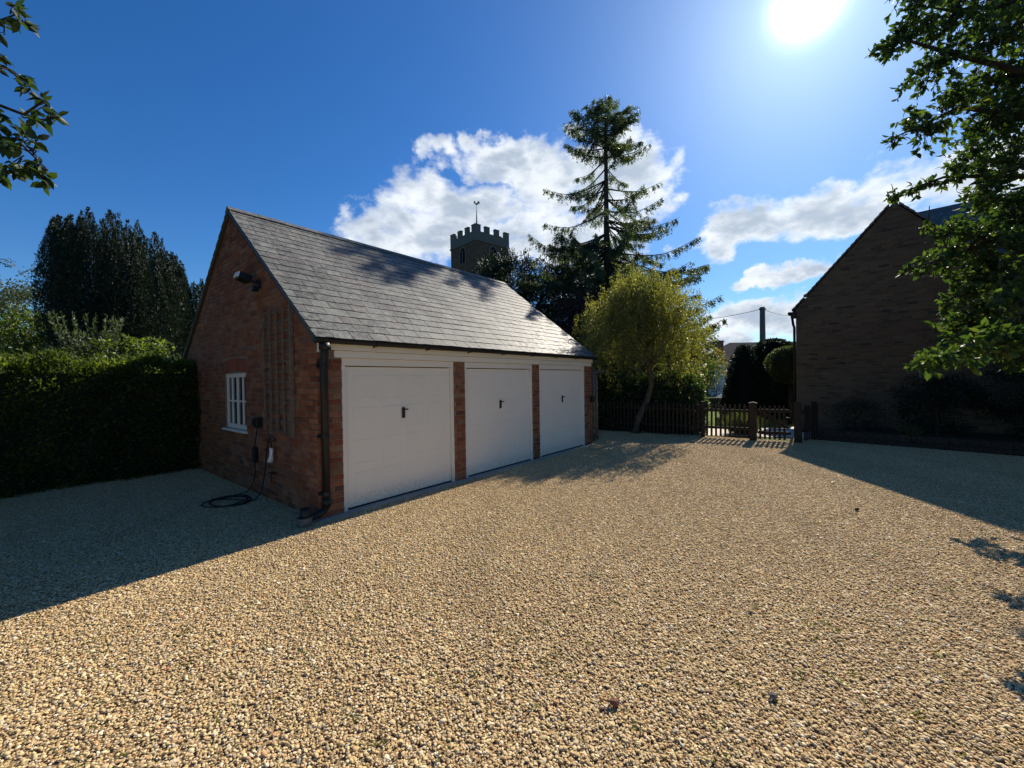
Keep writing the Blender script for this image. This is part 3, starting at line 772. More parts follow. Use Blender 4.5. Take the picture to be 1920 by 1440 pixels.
pts = [(-.045, 0, .5), (-.05, -.02, .35), (-.06, .02, .2), (-.12, .1, .06), (-.3, .1, .03)]
for k in range(46):
    t = k/46*2*math.pi*3.4; r_ = .26+.05*math.sin(k*.7)
    pts.append((-.45+r_*math.cos(t), -.15+r_*1.1*math.sin(t), .028+.010*(k/46)+.006*math.sin(k)))
pts += [(-.2, -.45, .04), (-.08, -.35, .12), (-.05, -.42, .45), (-.05, -.50, .78), (-.06, -.58, .90), (-.07, -.66, .93), (-.07, -.71, .90), (-.07, -.715, .80)]
mb.tube(pts, .009, 6); mb.build('lead', 'black_plastic', cb, True)
mb = MB(); mb.bbox(-.075, -.015, -.035, .035, .50, .74, .012); mb.build('control_box', 'black_plastic', cb)
mb = MB(); mb.tube([(-.07, -.715, .80), (-.07, -.715, .765), (-.07, -.71, .70), (-.072, -.70, .65), (-.08, -.68, .60)], [.022, .026, .024, .032, .040], 12); mb.build('white_connector', 'white_plastic', cb, True)
hk = gthing('cable_hook', S0, 1.28, .88, 'small dark hook on the gable wall holding up the cable', 'hook')
mb = MB(); mb.tube([(-.001, 0, .03), (-.05, 0, .0), (-.10, 0, -.005), (-.12, 0, .05)], .007, 6); mb.bbox(-.008, -.001, -.015, .015, -.02, .06, .002); mb.build('hook_arm', 'black_metal', hk)
hk2 = gthing('wall_tap', S0, 1.24, .40, 'small dark bent tap low on the gable wall below the white connector', 'tap')
mb = MB(); mb.tube([(-.0, .06, .02), (-.06, .04, .025), (-.08, .0, .015), (-.08, -.01, -.09)], .011, 8); mb.bbox(-.10, -.06, .02, .06, .035, .05, .004); mb.build('tap_body', 'black_metal', hk2)
wl = gthing('wall_lamp', 6.78, 0, 1.18, 'small black box lamp on the far brick pier beyond the third door', 'wall lamp')
mb = MB(); mb.bbox(-.05, .05, -.11, -.001, -.07, .08, .01); mb.build('lamp_body', 'black_metal', wl)
mb = MB(); mb.bbox(-.07, .07, -.14, .0, .082, .095, .004); mb.build('hood', 'black_metal', wl)
# timber frame beside the far corner
tf = thing('timber_frame', GW(7.05, .15), 'rough timber post frame standing beside the far end of the garage', 'timber frame', TH)
for (x, y, h, r_) in ((0, 0, 1.95, .05), (.28, .05, 1.92, .045), (.62, .15, 1.88, .055), (.05, .9, 1.9, .05), (.62, .95, 1.86, .05)):
    mb = MB(); mb.tube([(x, y, -.05), (x+.015, y+.01, h*.5), (x-.01, y, h)], [r_, r_*.95, r_*.9], 8); mb.build('post', 'grey_wood', tf, True)
for (x, y0, y1, z) in ((.0, -.15, 1.15, 1.97), (.62, -.1, 1.15, 1.92)):
    mb = MB(); mb.bbox(x-.03, x+.03, y0, y1, z-.035, z+.035, .006); mb.build('rail', 'grey_wood', tf)
mb = MB(); mb.bbox(-.15, .85, .10, .15, 1.86, 1.905, .005); mb.build('rail', 'grey_wood', tf)

# ------------------------------------------------------------------ right-hand house
HA = math.atan2(-.714, .70)
HC = Vector((8.94, 13.0, 0)) + Vector((.70, -.714, 0))*.15
house = thing('brick_house', HC, 'tall brown brick house with steep gable at the right of the yard', 'house', HA)
EZ, HS, HP = 3.82, 2.28, 1.16                    # eave height, half width of gable, pitch
APZ = EZ+HS*HP
hpoly = [(0, -.1), (7.5, -.1), (7.5, 3.3), (2*HS, EZ), (HS, APZ), (0, EZ)]
mb = MB()
mb.prism([(0, -.1), (2*HS, -.1), (2*HS, EZ), (HS, APZ), (0, EZ)], .008, .25, 'y', .5)
mb.box(.008, .25, .255, 8, -.1, EZ-.02); mb.box(2*HS+.002, 7.5, .008, .3, -.1, 3.3)
mb.build('wall', 'house_mortar', house)
def h_iv(z):
    if z < 3.28: iv = [(0, 7.5)]
    elif z < EZ: iv = [(0, 2*HS)]
    else:
        a = (z-EZ)/HP
        if 2*HS-2*a < .1: return []
        iv = [(a, 2*HS-a)]
    return iv
def band(z): return 2.47 < z < 2.545
hp = courses(.01, APZ, h_iv, (0, .008, 0), (1, 0, 0), (0, -1, 0))
lay(house, hp, 'house_brick')
mb = MB(); mb.bbox(-.0, 7.4, -.022, .004, 2.40, 2.455, .005); mb.build('string_course', 'house_brick', house)
mb = MB(); L_ = math.hypot(HS, HS*HP)
for sg in (0, 1):
    n = 22
    for k in range(n):
        t0 = k/n; t1 = (k+1)/n
        xa, xb = HS*t0-.10, HS*t1-.10; za, zb = EZ-.10*HP+HS*HP*t0+.12, EZ-.10*HP+HS*HP*t1+.10
        if k == 3: za += .05
        pl = [(xa, za-.055), (xb, zb-.055), (xb, zb), (xa, za)]
        if sg: pl = [(2*HS-p, q) for p, q in pl]
        o = MB(); o.prism(pl, -.06, .20, 'y'); mb.add(o.v, o.f)
mb.build('verge_tiles', 'slate', house)['kind'] = 'stuff'
mb = MB(); mb.prism([(-.10, EZ-.03), (HS, APZ+.09), (HS, APZ+.05), (-.10, EZ-.08)], .20, 8.2, 'y', .3); mb.prism([(2*HS+.10, EZ-.03), (HS, APZ+.09), (HS, APZ+.05), (2*HS+.10, EZ-.08)], .20, 8.2, 'y', .3)
mb.build('roof', 'slate', house)
mb = MB(); mb.box(HS-.10, HS+.10, -.07, .35, APZ+.10, APZ+.19, .2); mb.prism([(HS-.08, APZ+.05), (HS+.08, APZ+.05), (HS, APZ+.17)], .35, 8.2, 'y', .4); mb.build('ridge_cap', 'slate', house)
mb = MB(); mb.bbox(-.13, .02, -.065, .30, EZ-.26, EZ-.08, .01); mb.build('eaves_box', 'dark_bark', house)
mb = MB(); mb.tube([(-.15, -.1, EZ-.13), (-.15, 8, EZ-.16)], .055, 10); mb.build('gutter', 'black_plastic', house, True)
mb = MB(); mb.tube([(-.15, .25, EZ-.2), (-.12, .25, EZ-.45), (-.09, .25, EZ-.55), (-.09, .25, .1)], .036, 10); mb.build('downpipe', 'black_plastic', house, True)
wp0 = MB(); wp0.prism([(1.2, 4.0), (3.5, 6.75), (5.8, 4.0)], 3.4, 11, 'y'); wp = wp0
mb = MB(); mb.prism([(2.7, 5.2), (9.5, 5.2), (9.5, 3.0), (2.7, 3.0)], 2.6, 7.0, 'y', .4); mb.build('wing_wall', 'dark_mortar', house)
mb = MB(); mb.prism([(2.5, 5.1), (4.8, 7.4), (7.2, 5.1)], 2.5, 7.1, 'x', .4)
mb.build('wing_roof', 'slate', house)

# raised bed in front of the house wall
b0, b1 = Vector((8.05, 10.75, 0)), Vector((11.4, 7.1, 0)); bd = (b1-b0).normalized(); bn = Vector((-bd.y, bd.x, 0))
bed = thing('raised_bed', b0, 'low dark timber sleeper bed full of soil along the house wall', 'raised bed', math.atan2(bd.y, bd.x))
Lb = (b1-b0).length
for row in range(2):
    x = -.0 if row == 0 else -.6
    while x < Lb:
        a, b = max(0, x), min(Lb, x+1.2)
        if b-a > .1: mb = MB(); mb.bbox(a+.003, b-.003, -.0, .12, -.03+row*.155, .12+row*.155, .008); mb.build('sleeper', 'dark_bark', bed)
        x += 1.2
mb = MB(); mb.prism([(0.02, .13), (Lb, .13), (Lb, 2.1), (.6, 2.1)], -.02, .24, 'z'); mb.build('soil', 'earth', bed)
def shrub(name, label, catg, c, rad, k, rc, mat, dens, size, base=None, group=None, aspect=.5, bark='dark_bark', droop=.1, zmin=-1, full=False, r0=.04):
    cl = ellipsoid_clusters(c, rad, k, rc, zmin=zmin)
    base = base or (c[0], c[1], 0)
    return tree(name, label, catg, base, (c[0], c[1], c[2]), cl, mat, dens, size, bark, r0, aspect, droop, 8, group, full)
def bp(s, q, z=0): return tuple(b0+bd*s+bn*q+Vector((0, 0, z)))
shrub('dark_shrub', 'wide dark shrub against the house wall in the middle of the bed', 'shrub', bp(2.2, .95, .95), (.85, .7, .75), 40, .26, 'yew_leaf', 2600, .06, bp(2.2, .95, .2))
shrub('dark_shrub', 'tallest dark shrub against the house wall at the right end of the bed', 'shrub', bp(3.75, .95, 1.15), (.95, .75, .95), 50, .28, 'yew_leaf', 2400, .06, bp(3.75, .95, .2))
shrub('dark_shrub', 'low dark shrub in the bed close to the gate post', 'shrub', bp(.7, .8, .6), (.55, .5, .42), 24, .2, 'yew_leaf', 2600, .05, bp(.7, .8, .2))
lv = thing('lavender_tuft', bp(1.75, .25, .22), 'grey tuft of lavender at the front edge of the raised bed', 'plant')
P = np.zeros((420, 3)); P[:, :2] = rng.normal(0, .06, (420, 2)); A = rng.normal(0, .42, (420, 3)); A[:, 2] = 1
leaves('stems', 'grey_leaf', P, A, rng.uniform(.2, .36, 420), .012, lv)

# ------------------------------------------------------------------ picket fence and gate
def picket_mesh(h):
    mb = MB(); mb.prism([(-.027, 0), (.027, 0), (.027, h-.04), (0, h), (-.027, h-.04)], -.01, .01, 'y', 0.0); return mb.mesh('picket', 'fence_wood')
PK = picket_mesh(.90)
def picket_run(parent, L, step=.115, x0=.06, z=.06, lean=0):
    x = x0
    while x < L-.03:
        o = link('picket', PK, parent); o.location = (x, -.024, z+random.uniform(-.006, .006)); o.rotation_euler = (0, random.gauss(0, .008), 0); x += step
def fence(p, q, label, posts, rails=(.30, .78), h=1.02, first=True):
    d = q-p; L = d.length
    f = thing('picket_fence', p, label, 'fence', math.atan2(d.y, d.x), 'brown picket fencing across the end of the yard')
    picket_run(f, L)
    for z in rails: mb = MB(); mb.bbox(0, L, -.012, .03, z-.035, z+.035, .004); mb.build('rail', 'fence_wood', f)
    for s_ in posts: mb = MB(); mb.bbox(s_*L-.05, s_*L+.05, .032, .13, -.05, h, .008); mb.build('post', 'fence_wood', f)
    return f
fence(fp0, fp1, 'long brown picket fence run in the shade of the evergreen hedge', (0, .33, .66, .985))
fence(fp1+(fp2-fp1).normalized()*.02, fp2, 'short brown picket fence run between the hedge end and the gate post', ())
gd = (fp3-fp2); ga = math.atan2(gd.y, gd.x)
for q, lab, w_ in ((fp2, 'thick square brown gate post left of the picket gate', .085), (fp3+gd.normalized()*.10, 'thick dark gate post between picket gate and brick house', .08)):
    g = thing('gate_post', q, lab, 'gate post', ga)
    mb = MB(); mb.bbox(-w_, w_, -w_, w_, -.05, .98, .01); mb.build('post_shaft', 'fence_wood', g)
    mb = MB(); mb.prism([(-w_-.012, .982), (w_+.012, .982), (w_+.012, 1.0), (0, 1.03), (-w_-.012, 1.0)], -w_-.012, w_+.012, 'y'); mb.build('post_cap', 'fence_wood', g)
gate = thing('picket_gate', fp2+gd.normalized()*.11, 'closed brown wooden picket gate with diagonal brace', 'gate', ga); gl = gd.length-.16
picket_run(gate, gl, .108, .05, .05)
for z in (.22, .80): mb = MB(); mb.bbox(0, gl, -.012, .03, z-.04, z+.04, .004); mb.build('rail', 'fence_wood', gate)
mb = MB(); a_ = math.atan2(.40, gl-.1); mb.bbox(0, math.hypot(.40, gl-.1), .0, .03, -.035, .035, .004, mtx=Matrix.Translation((.05, .034, .76)) @ Matrix.Rotation(a_, 4, 'Y')); mb.build('brace', 'fence_wood', gate)
mb = MB(); mb.bbox(gl-.10, gl-.01, .034, .06, .60, .64, .004); mb.build('latch', 'black_metal', gate)
fence(fp3+gd.normalized()*.2, Vector((8.1, 10.75, 0)), 'short dark close fence piece joining the gate post to the bed', (.98,))

# ------------------------------------------------------------------ garden and lane beyond the fence
sheet('lawn', [(1.5, 17.5), (7.0, 13.6), (13, 12.8), (17, 16), (14, 21.5), (2, 23)], -.022, 'lawn_turf')
sheet('path', [(4.2, 13.6), (5.2, 12.2), (9.0, 10.9), (10.5, 12.3), (12.5, 14.5), (11.3, 15.1), (8.9, 13.4), (5.0, 15.0)], -.014, 'path_stone')
sheet('lane', [(-60, 24.2), (80, 24.2), (80, 31), (-60, 31)], -.70, 'asphalt')
n = 16000; gx = rng.uniform(1.5, 16, n); gy = rng.uniform(12.6, 22.5, n)
lw = [(1.5, 17.5), (7.0, 13.7), (9, 14.3), (10.8, 15.6), (13, 16), (17, 16), (14, 21.5), (2, 23)]
kp = np.array([inside(lw, a, b) for a, b in zip(gx, gy)]); P = np.column_stack([gx, gy, np.full(n, -.02)])[kp]
A = rng.normal(0, .35, P.shape); A[:, 2] = 1
meta(leaves('grass', 'grass_blade', P, A, rng.uniform(.04, .09, len(P)), .012, None), 'short bright green lawn grass beyond the picket fence', 'grass')
# lavender like bush just inside the garden, seen through the fence
lb = thing('lavender_bush', at(1380, 822, 12.4)*Vector((1, 1, 0)) if False else (6.9, 12.2, -.02), 'spiky grey green bush behind the pickets left of the gate post', 'bush')
P = np.zeros((1500, 3)); P[:, :2] = rng.normal(0, .14, (1500, 2)); A = rng.normal(0, .45, (1500, 3)); A[:, 2] = 1.1
leaves('stems', 'grey_leaf', P, A, rng.uniform(.35, .8, 1500), .018, lb)
# low stone wall along the lane
sw = thing('stone_wall', (5.0, 22.6, 0), 'low stone wall with pale coping along the lane behind the lawn', 'wall', R(-3))
mb = MB(); mb.box(0, 14, .02, .28, -.05, .50); mb.build('core', 'dark_mortar', sw)
sp = MB(); pl_ = MB(); z = 0
for row in range(4):
    x = random.uniform(-.2, 0)
    while x < 14:
        w_ = random.uniform(.22, .45); a, b = max(0, x), min(14, x+w_)
        if b-a > .05: sp.bbox(a+.006, b-.006, -.004+random.uniform(-.01, .01), .05, z+.004, z+.118, .01)
        x += w_
    z += .125
sp.build('stonework', 'stone_brown', sw)['kind'] = 'stuff'
x = 0
while x < 14:
    mb = MB(); mb.bbox(x+.004, x+.62, -.04, .34, .503, .58, .012); mb.build('coping_stone', 'concrete', sw); x += .63

def topiary(name, label, catg, loc, prof, n, mat, size, rz=0, base_trunk=None, spiky=.0):
    t = thing(name, loc, label, catg)
    zs = np.array([p[1] for p in prof]); rs = np.array([p[0] for p in prof])
    mb = MB(); mb.lathe([(max(p[0]-.10, .01), p[1]) for p in prof], (0, 0), 20); mb.build('inner_growth', mat, t, True)
    ss = np.concatenate([[0], np.cumsum(np.hypot(np.diff(rs), np.diff(zs))*(rs[1:]+rs[:-1]+.05))]); q = rng.random(n)*ss[-1]
    z = np.interp(q, ss, zs); r = np.interp(q, ss, rs); ph = rng.uniform(0, 2*math.pi, n)
    j = rng.uniform(-.09, .05, n)+.04*np.sin(ph*5+z*3)+.03*np.sin(z*7+ph*2)
    P = np.column_stack([(r+j)*np.cos(ph), (r+j)*np.sin(ph), z]); A = np.column_stack([np.cos(ph), np.sin(ph), np.full(n, .5+spiky)])+rng.normal(0, .5, (n, 3))
    leaves('clipped_foliage', mat, P, A, size*rng.uniform(.6, 1.4, n), size*.35, t)
    if base_trunk: mb = MB(); mb.tube([(0, 0, -.05), (.02, 0, base_trunk)], [.07, .055], 8); mb.build('stem', 'dark_bark', t, True)
    return t
c = at(1396, 760, 17.0); topiary('cone_topiary', 'dark clipped yew cone left of the broad yew, beyond the fence', 'topiary', (c.x, c.y, 0), [(.82, .0), (.86, .5), (.72, 1.2), (.52, 2.0), (.36, 2.6), (.22, 2.9), (.02, 3.02)], 14000, 'yew_leaf', .09)
c = at(1450, 760, 17.4); topiary('broad_yew', 'broad dark clipped yew between the yew cone and the brick house', 'topiary', (c.x, c.y, 0), [(1.0, .0), (1.0, .8), (.94, 1.8), (.85, 2.5), (.66, 2.95), (.4, 3.2), (.02, 3.28)], 18000, 'yew_leaf', .10)
c = at(1478, 685, 14.6); topiary('ball_topiary', 'round lighter green clipped ball on a stem against the brick house corner', 'topiary', (c.x+.05, c.y, 0), [(.02, c.z-.68), (.40, c.z-.56), (.62, c.z-.25), (.68, c.z+.05), (.6, c.z+.35), (.36, c.z+.6), (.02, c.z+.68)], 14000, 'tree_leaf', .06, base_trunk=c.z-.5)
c = at(1489, 755, 15.6); shrub('small_shrub', 'small bright green shrub under the clipped ball at the house corner', 'shrub', (c.x+.1, c.y, .45), (.3, .3, .4), 14, .15, 'lime_leaf', 3000, .05)

# laurel hedge behind the picket fence (rounded right end)
lh = thing('laurel_hedge', (4.2, 13.3, 0), 'glossy dark evergreen hedge with rounded right end behind the picket fence', 'hedge')
hd_ = Vector((.83, -.56)); 
spine = [Vector((2.6, 14.2)), Vector((3.6, 13.75)), Vector((4.6, 13.2)), Vector((5.35, 12.72))]
def hedge_pts(spine, hw, top, n, zlo=.0, jit=.06):
    segs = [(spine[i], spine[i+1]) for i in range(len(spine)-1)]; Ls = np.array([(b-a).length for a, b in segs]); out_p, out_n = [], []
    for (a, b), L in zip(segs, Ls):
        m = int(n*L/Ls.sum()); t = rng.random(m); d = np.array((b-a).normalized()); nn_ = np.array([-d[1], d[0]])
        q = rng.random(m)*(2*top+2*hw); base = np.array(a)+np.outer(t*L, d)
        sx = np.where(q < top, -hw, np.where(q < top+2*hw, q-top-hw, hw)); z = np.where(q < top, q, np.where(q < top+2*hw, top, q-top-2*hw))
        e = np.abs(sx)/hw; rr = np.clip((z-(top-.35))/.35, 0, 1); sx = sx*(1-.22*rr**2*(e > .7)); z = z-np.where(z > top-.01, .16*e**3, 0)
        nrmv = np.column_stack([np.where(np.abs(sx) > hw*.8, np.sign(sx), 0)[:, None]*nn_, (z > top-.3).astype(float)])
        P_ = np.column_stack([base+sx[:, None]*nn_, z]); out_p.append(P_); out_n.append(nrmv)
    return cat(*out_p), cat(*out_n)
P, Nn = hedge_pts(spine, .55, 1.78, 17000)
e = np.array(spine[-1]); m = 5000; ph = rng.uniform(-2.3, 1.2, m); zz = rng.random(m)*1.8; rr = .58*np.sqrt(np.clip(1-((zz-1.1)/.75).clip(0)**2.2, .02, 1))
P2 = np.column_stack([e[0]+rr*np.cos(ph), e[1]+rr*np.sin(ph), zz]); N2 = np.column_stack([np.cos(ph), np.sin(ph), np.full(m, .4)])
P = cat(P, P2); Nn = cat(Nn, N2); lmp = (.05*np.sin(P[:, 0]*6+P[:, 2]*5)+.05*np.sin(P[:, 2]*9-P[:, 1]*7))[:, None]
P = P+unit(Nn+1e-6)*(lmp+rng.uniform(-.10, .07, (len(P), 1)))-np.array([4.2, 13.3, 0])
leaves('foliage', 'laurel_leaf', P, Nn+rng.normal(0, .7, P.shape), rng.uniform(.07, .12, len(P)), .045, lh, full=True)
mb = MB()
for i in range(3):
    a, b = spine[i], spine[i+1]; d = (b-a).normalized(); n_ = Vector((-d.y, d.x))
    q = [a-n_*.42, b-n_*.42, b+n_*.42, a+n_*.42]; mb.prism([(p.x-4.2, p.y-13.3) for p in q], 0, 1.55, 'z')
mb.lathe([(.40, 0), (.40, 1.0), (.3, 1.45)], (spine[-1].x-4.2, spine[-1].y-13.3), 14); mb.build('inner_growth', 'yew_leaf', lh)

# big beech/privet hedge on the left, running from the gable towards the camera
hx = GW(-.7, 5.15); hp_a = Vector((GW(-.32, 5.7).x, GW(-.32, 5.7).y)); hp_b = Vector((GW(-13, 5.7).x, GW(-13, 5.7).y))  # far end lengthened past the view, unseen, to hold back sky light
hg = thing('tall_hedge', (hp_a.x, hp_a.y, 0), 'tall clipped green hedge running from the garage gable to the left edge', 'hedge')
P, Nn = hedge_pts([hp_a, hp_b], .62, 2.17, 150000)
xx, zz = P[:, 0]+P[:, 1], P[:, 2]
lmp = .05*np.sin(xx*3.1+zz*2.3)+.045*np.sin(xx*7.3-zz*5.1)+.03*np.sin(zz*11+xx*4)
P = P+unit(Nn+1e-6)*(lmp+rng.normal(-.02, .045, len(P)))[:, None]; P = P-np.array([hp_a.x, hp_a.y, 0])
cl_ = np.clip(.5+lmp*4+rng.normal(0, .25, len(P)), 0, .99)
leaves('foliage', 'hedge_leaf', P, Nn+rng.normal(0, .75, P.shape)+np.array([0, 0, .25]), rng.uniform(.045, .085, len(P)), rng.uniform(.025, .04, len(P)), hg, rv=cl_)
nsh = 420; ts = rng.random(nsh); bp_ = np.outer(1-ts, np.array(hp_a))+np.outer(ts, np.array(hp_b)); off = rng.uniform(-.5, .5, nsh)
bs = np.column_stack([bp_[:, 0]+off*.777, bp_[:, 1]-off*.629, np.full(nsh, 2.12)])-np.array([hp_a.x, hp_a.y, 0]); hh = rng.uniform(.05, .24, nsh); ln_ = rng.normal(0, .25, (nsh, 2))
k_ = np.repeat(np.arange(nsh), 9); sv = rng.random(len(k_)); P = bs[k_]+np.column_stack([ln_[k_]*(sv*hh[k_])[:, None], sv*hh[k_]]); A = rng.normal(0, .8, P.shape); A[:, 2] += .6
leaves('stray_shoots', 'hedge_leaf', P, A, rng.uniform(.035, .065, len(P)), .025, hg)
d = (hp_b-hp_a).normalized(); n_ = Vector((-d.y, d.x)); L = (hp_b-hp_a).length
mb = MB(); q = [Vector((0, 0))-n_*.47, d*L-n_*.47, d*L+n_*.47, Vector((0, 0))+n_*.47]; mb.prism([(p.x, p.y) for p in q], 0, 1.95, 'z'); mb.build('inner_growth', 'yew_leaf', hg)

# ------------------------------------------------------------------ Irish yews
random.seed(9)
def irish_yew(name, label, c, rad, H, nplume, nleaf, seedtop):
    t = thing(name, c, label, 'yew tree')
    Ps, As, Rs, Ls = [], [], [], []
    mb = MB()
    for i in range(nplume):
        rr = math.sqrt(random.random()) if i > nplume*.55 else random.uniform(.84, 1.0); ph = i*2.39996+random.uniform(-.08, .08)
        bx_, by_ = rr*rad*math.cos(ph), rr*rad*math.sin(ph)
        lat = (bx_*rgt.x+by_*rgt.y)/rad
        h = H*(1-.10*rr**2)*random.uniform(.90, 1.0)*(1-seedtop*max(0, lat)**2)
        z0 = 0 if rr > .8 and random.random() < .45 else h*random.uniform(.25, .6)
        pr = random.uniform(.22, .36); m = int(nleaf*(h-z0)/H*pr/.24)
        s = rng.random(m)**.8; bul = 1+.16*np.sin(np.clip((z0+s*(h-z0))/H, 0, 1)*math.pi)-.10*((z0+s*(h-z0))/H)
        r = pr*np.clip(1.15-s**2.4*1.15, .03, 1)*rng.uniform(.75, 1.1, m); p_ = rng.uniform(0, 2*math.pi, m)
        Ps.append(np.column_stack([bx_*bul+r*np.cos(p_), by_*bul+r*np.sin(p_), z0+s*(h-z0)]))
        As.append(np.column_stack([np.cos(p_)*.55, np.sin(p_)*.55, np.full(m, 1.0)])+rng.normal(0, .3, (m, 3)))
        Rs.append(np.clip(random.random()*.5+rng.random(m)*.5, 0, .99)); Ls.append(rng.uniform(.05, .12, m))
    P, A, rv, L = cat(*Ps), cat(*As), cat(*Rs), cat(*Ls)
    leaves('foliage', 'yew_leaf', P, A, L, L*.32, t, rv=rv)
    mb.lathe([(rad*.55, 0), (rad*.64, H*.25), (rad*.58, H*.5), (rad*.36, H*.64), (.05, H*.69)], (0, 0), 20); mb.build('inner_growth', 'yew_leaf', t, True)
    mb = MB(); mb.tube([(0, 0, -.1), (0, 0, H*.5)], [.35, .2], 10); mb.build('trunk', 'dark_bark', t, True)
c = at(232, 700, 16.6); irish_yew('irish_yew', 'massive dark upright Irish yew rising behind the tall hedge', (c.x, c.y, 0), 1.95, 8.9, 210, 1500, .22)
c = at(398, 700, 19.5); irish_yew('irish_yew', 'second dark Irish yew half hidden by the garage gable', (c.x, c.y, 0), 1.5, 7.0, 80, 1100, .1)

# shrubs and trees beyond the hedge
c = at(165, 640, 10.8); shrub('grey_shrub', 'grey green upright shrub in front of the Irish yew', 'shrub', (c.x, c.y, 2.1), (1.0, .9, 1.0), 46, .24, 'grey_leaf', 1500, .10, (c.x, c.y, 0), aspect=.35, droop=-.5)
for k in range(1):
    t = bpy.context.scene.objects['grey_shrub']; n = 1500; q = rng.integers(0, 22, n); ph = q*2.4; s = rng.random(n)
    P = np.column_stack([.7*np.cos(ph)*(.4+.6*s), .7*np.sin(ph)*(.4+.6*s), 2.2+s*1.35]); A = rng.normal(0, .5, (n, 3)); A[:, 2] += .8
    leaves('upright_shoots', 'grey_leaf', P, A, rng.uniform(.07, .13, n), .035, t)
c = at(245, 640, 11.2); shrub('lime_shrub', 'bright lime green shrub above the hedge between grey shrub and garage', 'shrub', (c.x, c.y, 1.95), (1.35, 1.0, 1.15), 60, .24, 'lime_leaf', 1500, .11, (c.x, c.y, 0), aspect=.5)
c = at(335, 655, 13.0); shrub('lime_shrub', 'small leafy shrub below the right side of the Irish yew', 'shrub', (c.x, c.y, 1.9), (.8, .8, .9), 26, .22, 'grey_leaf', 1300, .10, (c.x, c.y, 0))
for (px_, py_, Y_, rx, rz_, mt_, lab) in ((30, 580, 23, 2.6, 2.6, 'tree_leaf', 'pale feathery tree at the far left edge behind the hedge'), (-60, 600, 20, 2.6, 2.2, 'tree_leaf', 'broad green tree at the left edge of the view'), (55, 640, 17, 1.3, 1.2, 'hedge_leaf', 'low rounded green bush between the left trees and the Irish yew')):
    c = at(px_, py_, Y_); cl = ellipsoid_clusters((c.x, c.y, c.z), (rx, rx, rz_), 70, .5)
    tree('leafy_tree', lab, 'tree', (c.x, c.y, 0), (c.x, c.y, c.z), cl, mt_, 420, .13, 'bark', .2, droop=.1)

# yew behind the garage
cl = cat(ellipsoid_clusters((-.1, 22.5, 5.7), (2.6, 2.4, 2.6), 80, .55), ellipsoid_clusters((2.6, 22.0, 5.2), (2.4, 2.0, 2.4), 60, .5), ellipsoid_clusters((3.4, 21.0, 3.4), (2.4, 1.6, 2.0), 30, .55))
t = thing('spreading_yew', (.6, 22.3, 0), 'dark spreading yew behind the garage roof in front of the church tower', 'yew tree')
cl[:, :3] -= np.array([.6, 22.3, 0]); mb = MB(); limbs(mb, (0, 0, -.1), (0, 0, 6.5), cl, .35, 24); mb.build('trunk', 'dark_bark', t, True)
P, A, L, rv = crown(cl, 900, .17, out=.9, droop=-.5); leaves('foliage', 'yew_leaf', P, A, L, L*.28, t, rv=rv)
n = 9000; k = rng.integers(0, 150, n); tip = unit(rng.normal(size=(150, 3))+np.array([0, -.2, .7])); cen = np.array([[-.6, 0, 5.7], [2, -.3, 5.4]])[rng.integers(0, 2, 150)]
s = rng.uniform(.45, 1.22, n); P = cen[k]+tip[k]*np.array([2.5, 2.2, 2.5])*s[:, None]+rng.normal(0, .10, (n, 3)); leaves('spray', 'yew_leaf', P, tip[k]+rng.normal(0, .5, (n, 3)), rng.uniform(.15, .3, n), .05, t)

# copper and dark trees between garage and willow
c = at(1100, 610, 17.5); cl = ellipsoid_clusters((c.x, c.y, 3.9), (1.3, 1.2, 1.7), 40, .4); tree('copper_tree', 'dark purplish tree between garage roof and weeping tree', 'tree', (c.x, c.y, 0), (c.x, c.y, 4), cl, 'copper_leaf', 700, .12)
for (px_, Y_, z_, rx, rz_, lab) in ((1150, 15.5, 2.1, 1.5, 1.6, 'dark laurel bush filling the gap behind the timber frame'), (1265, 17.5, 2.2, 1.7, 1.7, 'dark evergreen bush behind the rounded hedge end'), (1205, 17.0, 2.7, 1.6, 1.6, 'tall dark evergreen bush directly behind the leaning trunk')):
    c = at(px_, 700, Y_); cl = ellipsoid_clusters((c.x, c.y, z_), (rx, 1.2, rz_), 60, .4); tree('evergreen_bush', lab, 'bush', (c.x, c.y, 0), (c.x, c.y, z_), cl, 'laurel_leaf', 800, .12)

# ------------------------------------------------------------------ weeping tree
random.seed(21)
wt = thing('weeping_tree', (3.93, 12.55, 0), 'weeping tree with yellow green leaves and a leaning trunk beside the garage', 'tree')
o = Vector((3.93, 12.55, 0)); tp = [at(1192, 812, 12.55), at(1196, 785, 12.6), at(1212, 752, 12.6), at(1222, 722, 12.6), at(1218, 690, 12.6), at(1210, 655, 12.7), at(1208, 610, 12.7), at(1205, 560, 12.7)]
mb = MB(); mb.tube([p-o for p in tp], [.14, .11, .095, .09, .08, .07, .05, .03], 10)
cc = Vector((3.98, 12.75, 3.5))-o
tips = []
for k in range(84):
    ph = k*2.39996+random.uniform(-.2, .2); el_ = random.uniform(-.15, 1.45); rr = random.uniform(.62, 1.0)
    e_ = cc+Vector((1.85*math.cos(ph)*math.cos(el_), 1.6*math.sin(ph)*math.cos(el_), 1.62*math.sin(el_)))*rr; tips.append(e_)
    if k < 40:
        s_ = (tp[random.choice((4, 5, 6, 7))])-o; m_ = s_.lerp(e_, .55)+Vector((0, 0, .3)); mb.tube([s_, s_.lerp(m_, .5)+Vector((0, 0, .08)), m_, e_], [.035, .026, .018, .006], 5)
mb.build('trunk', 'bark', wt, True)
Ps, As, Rs = [], [], []
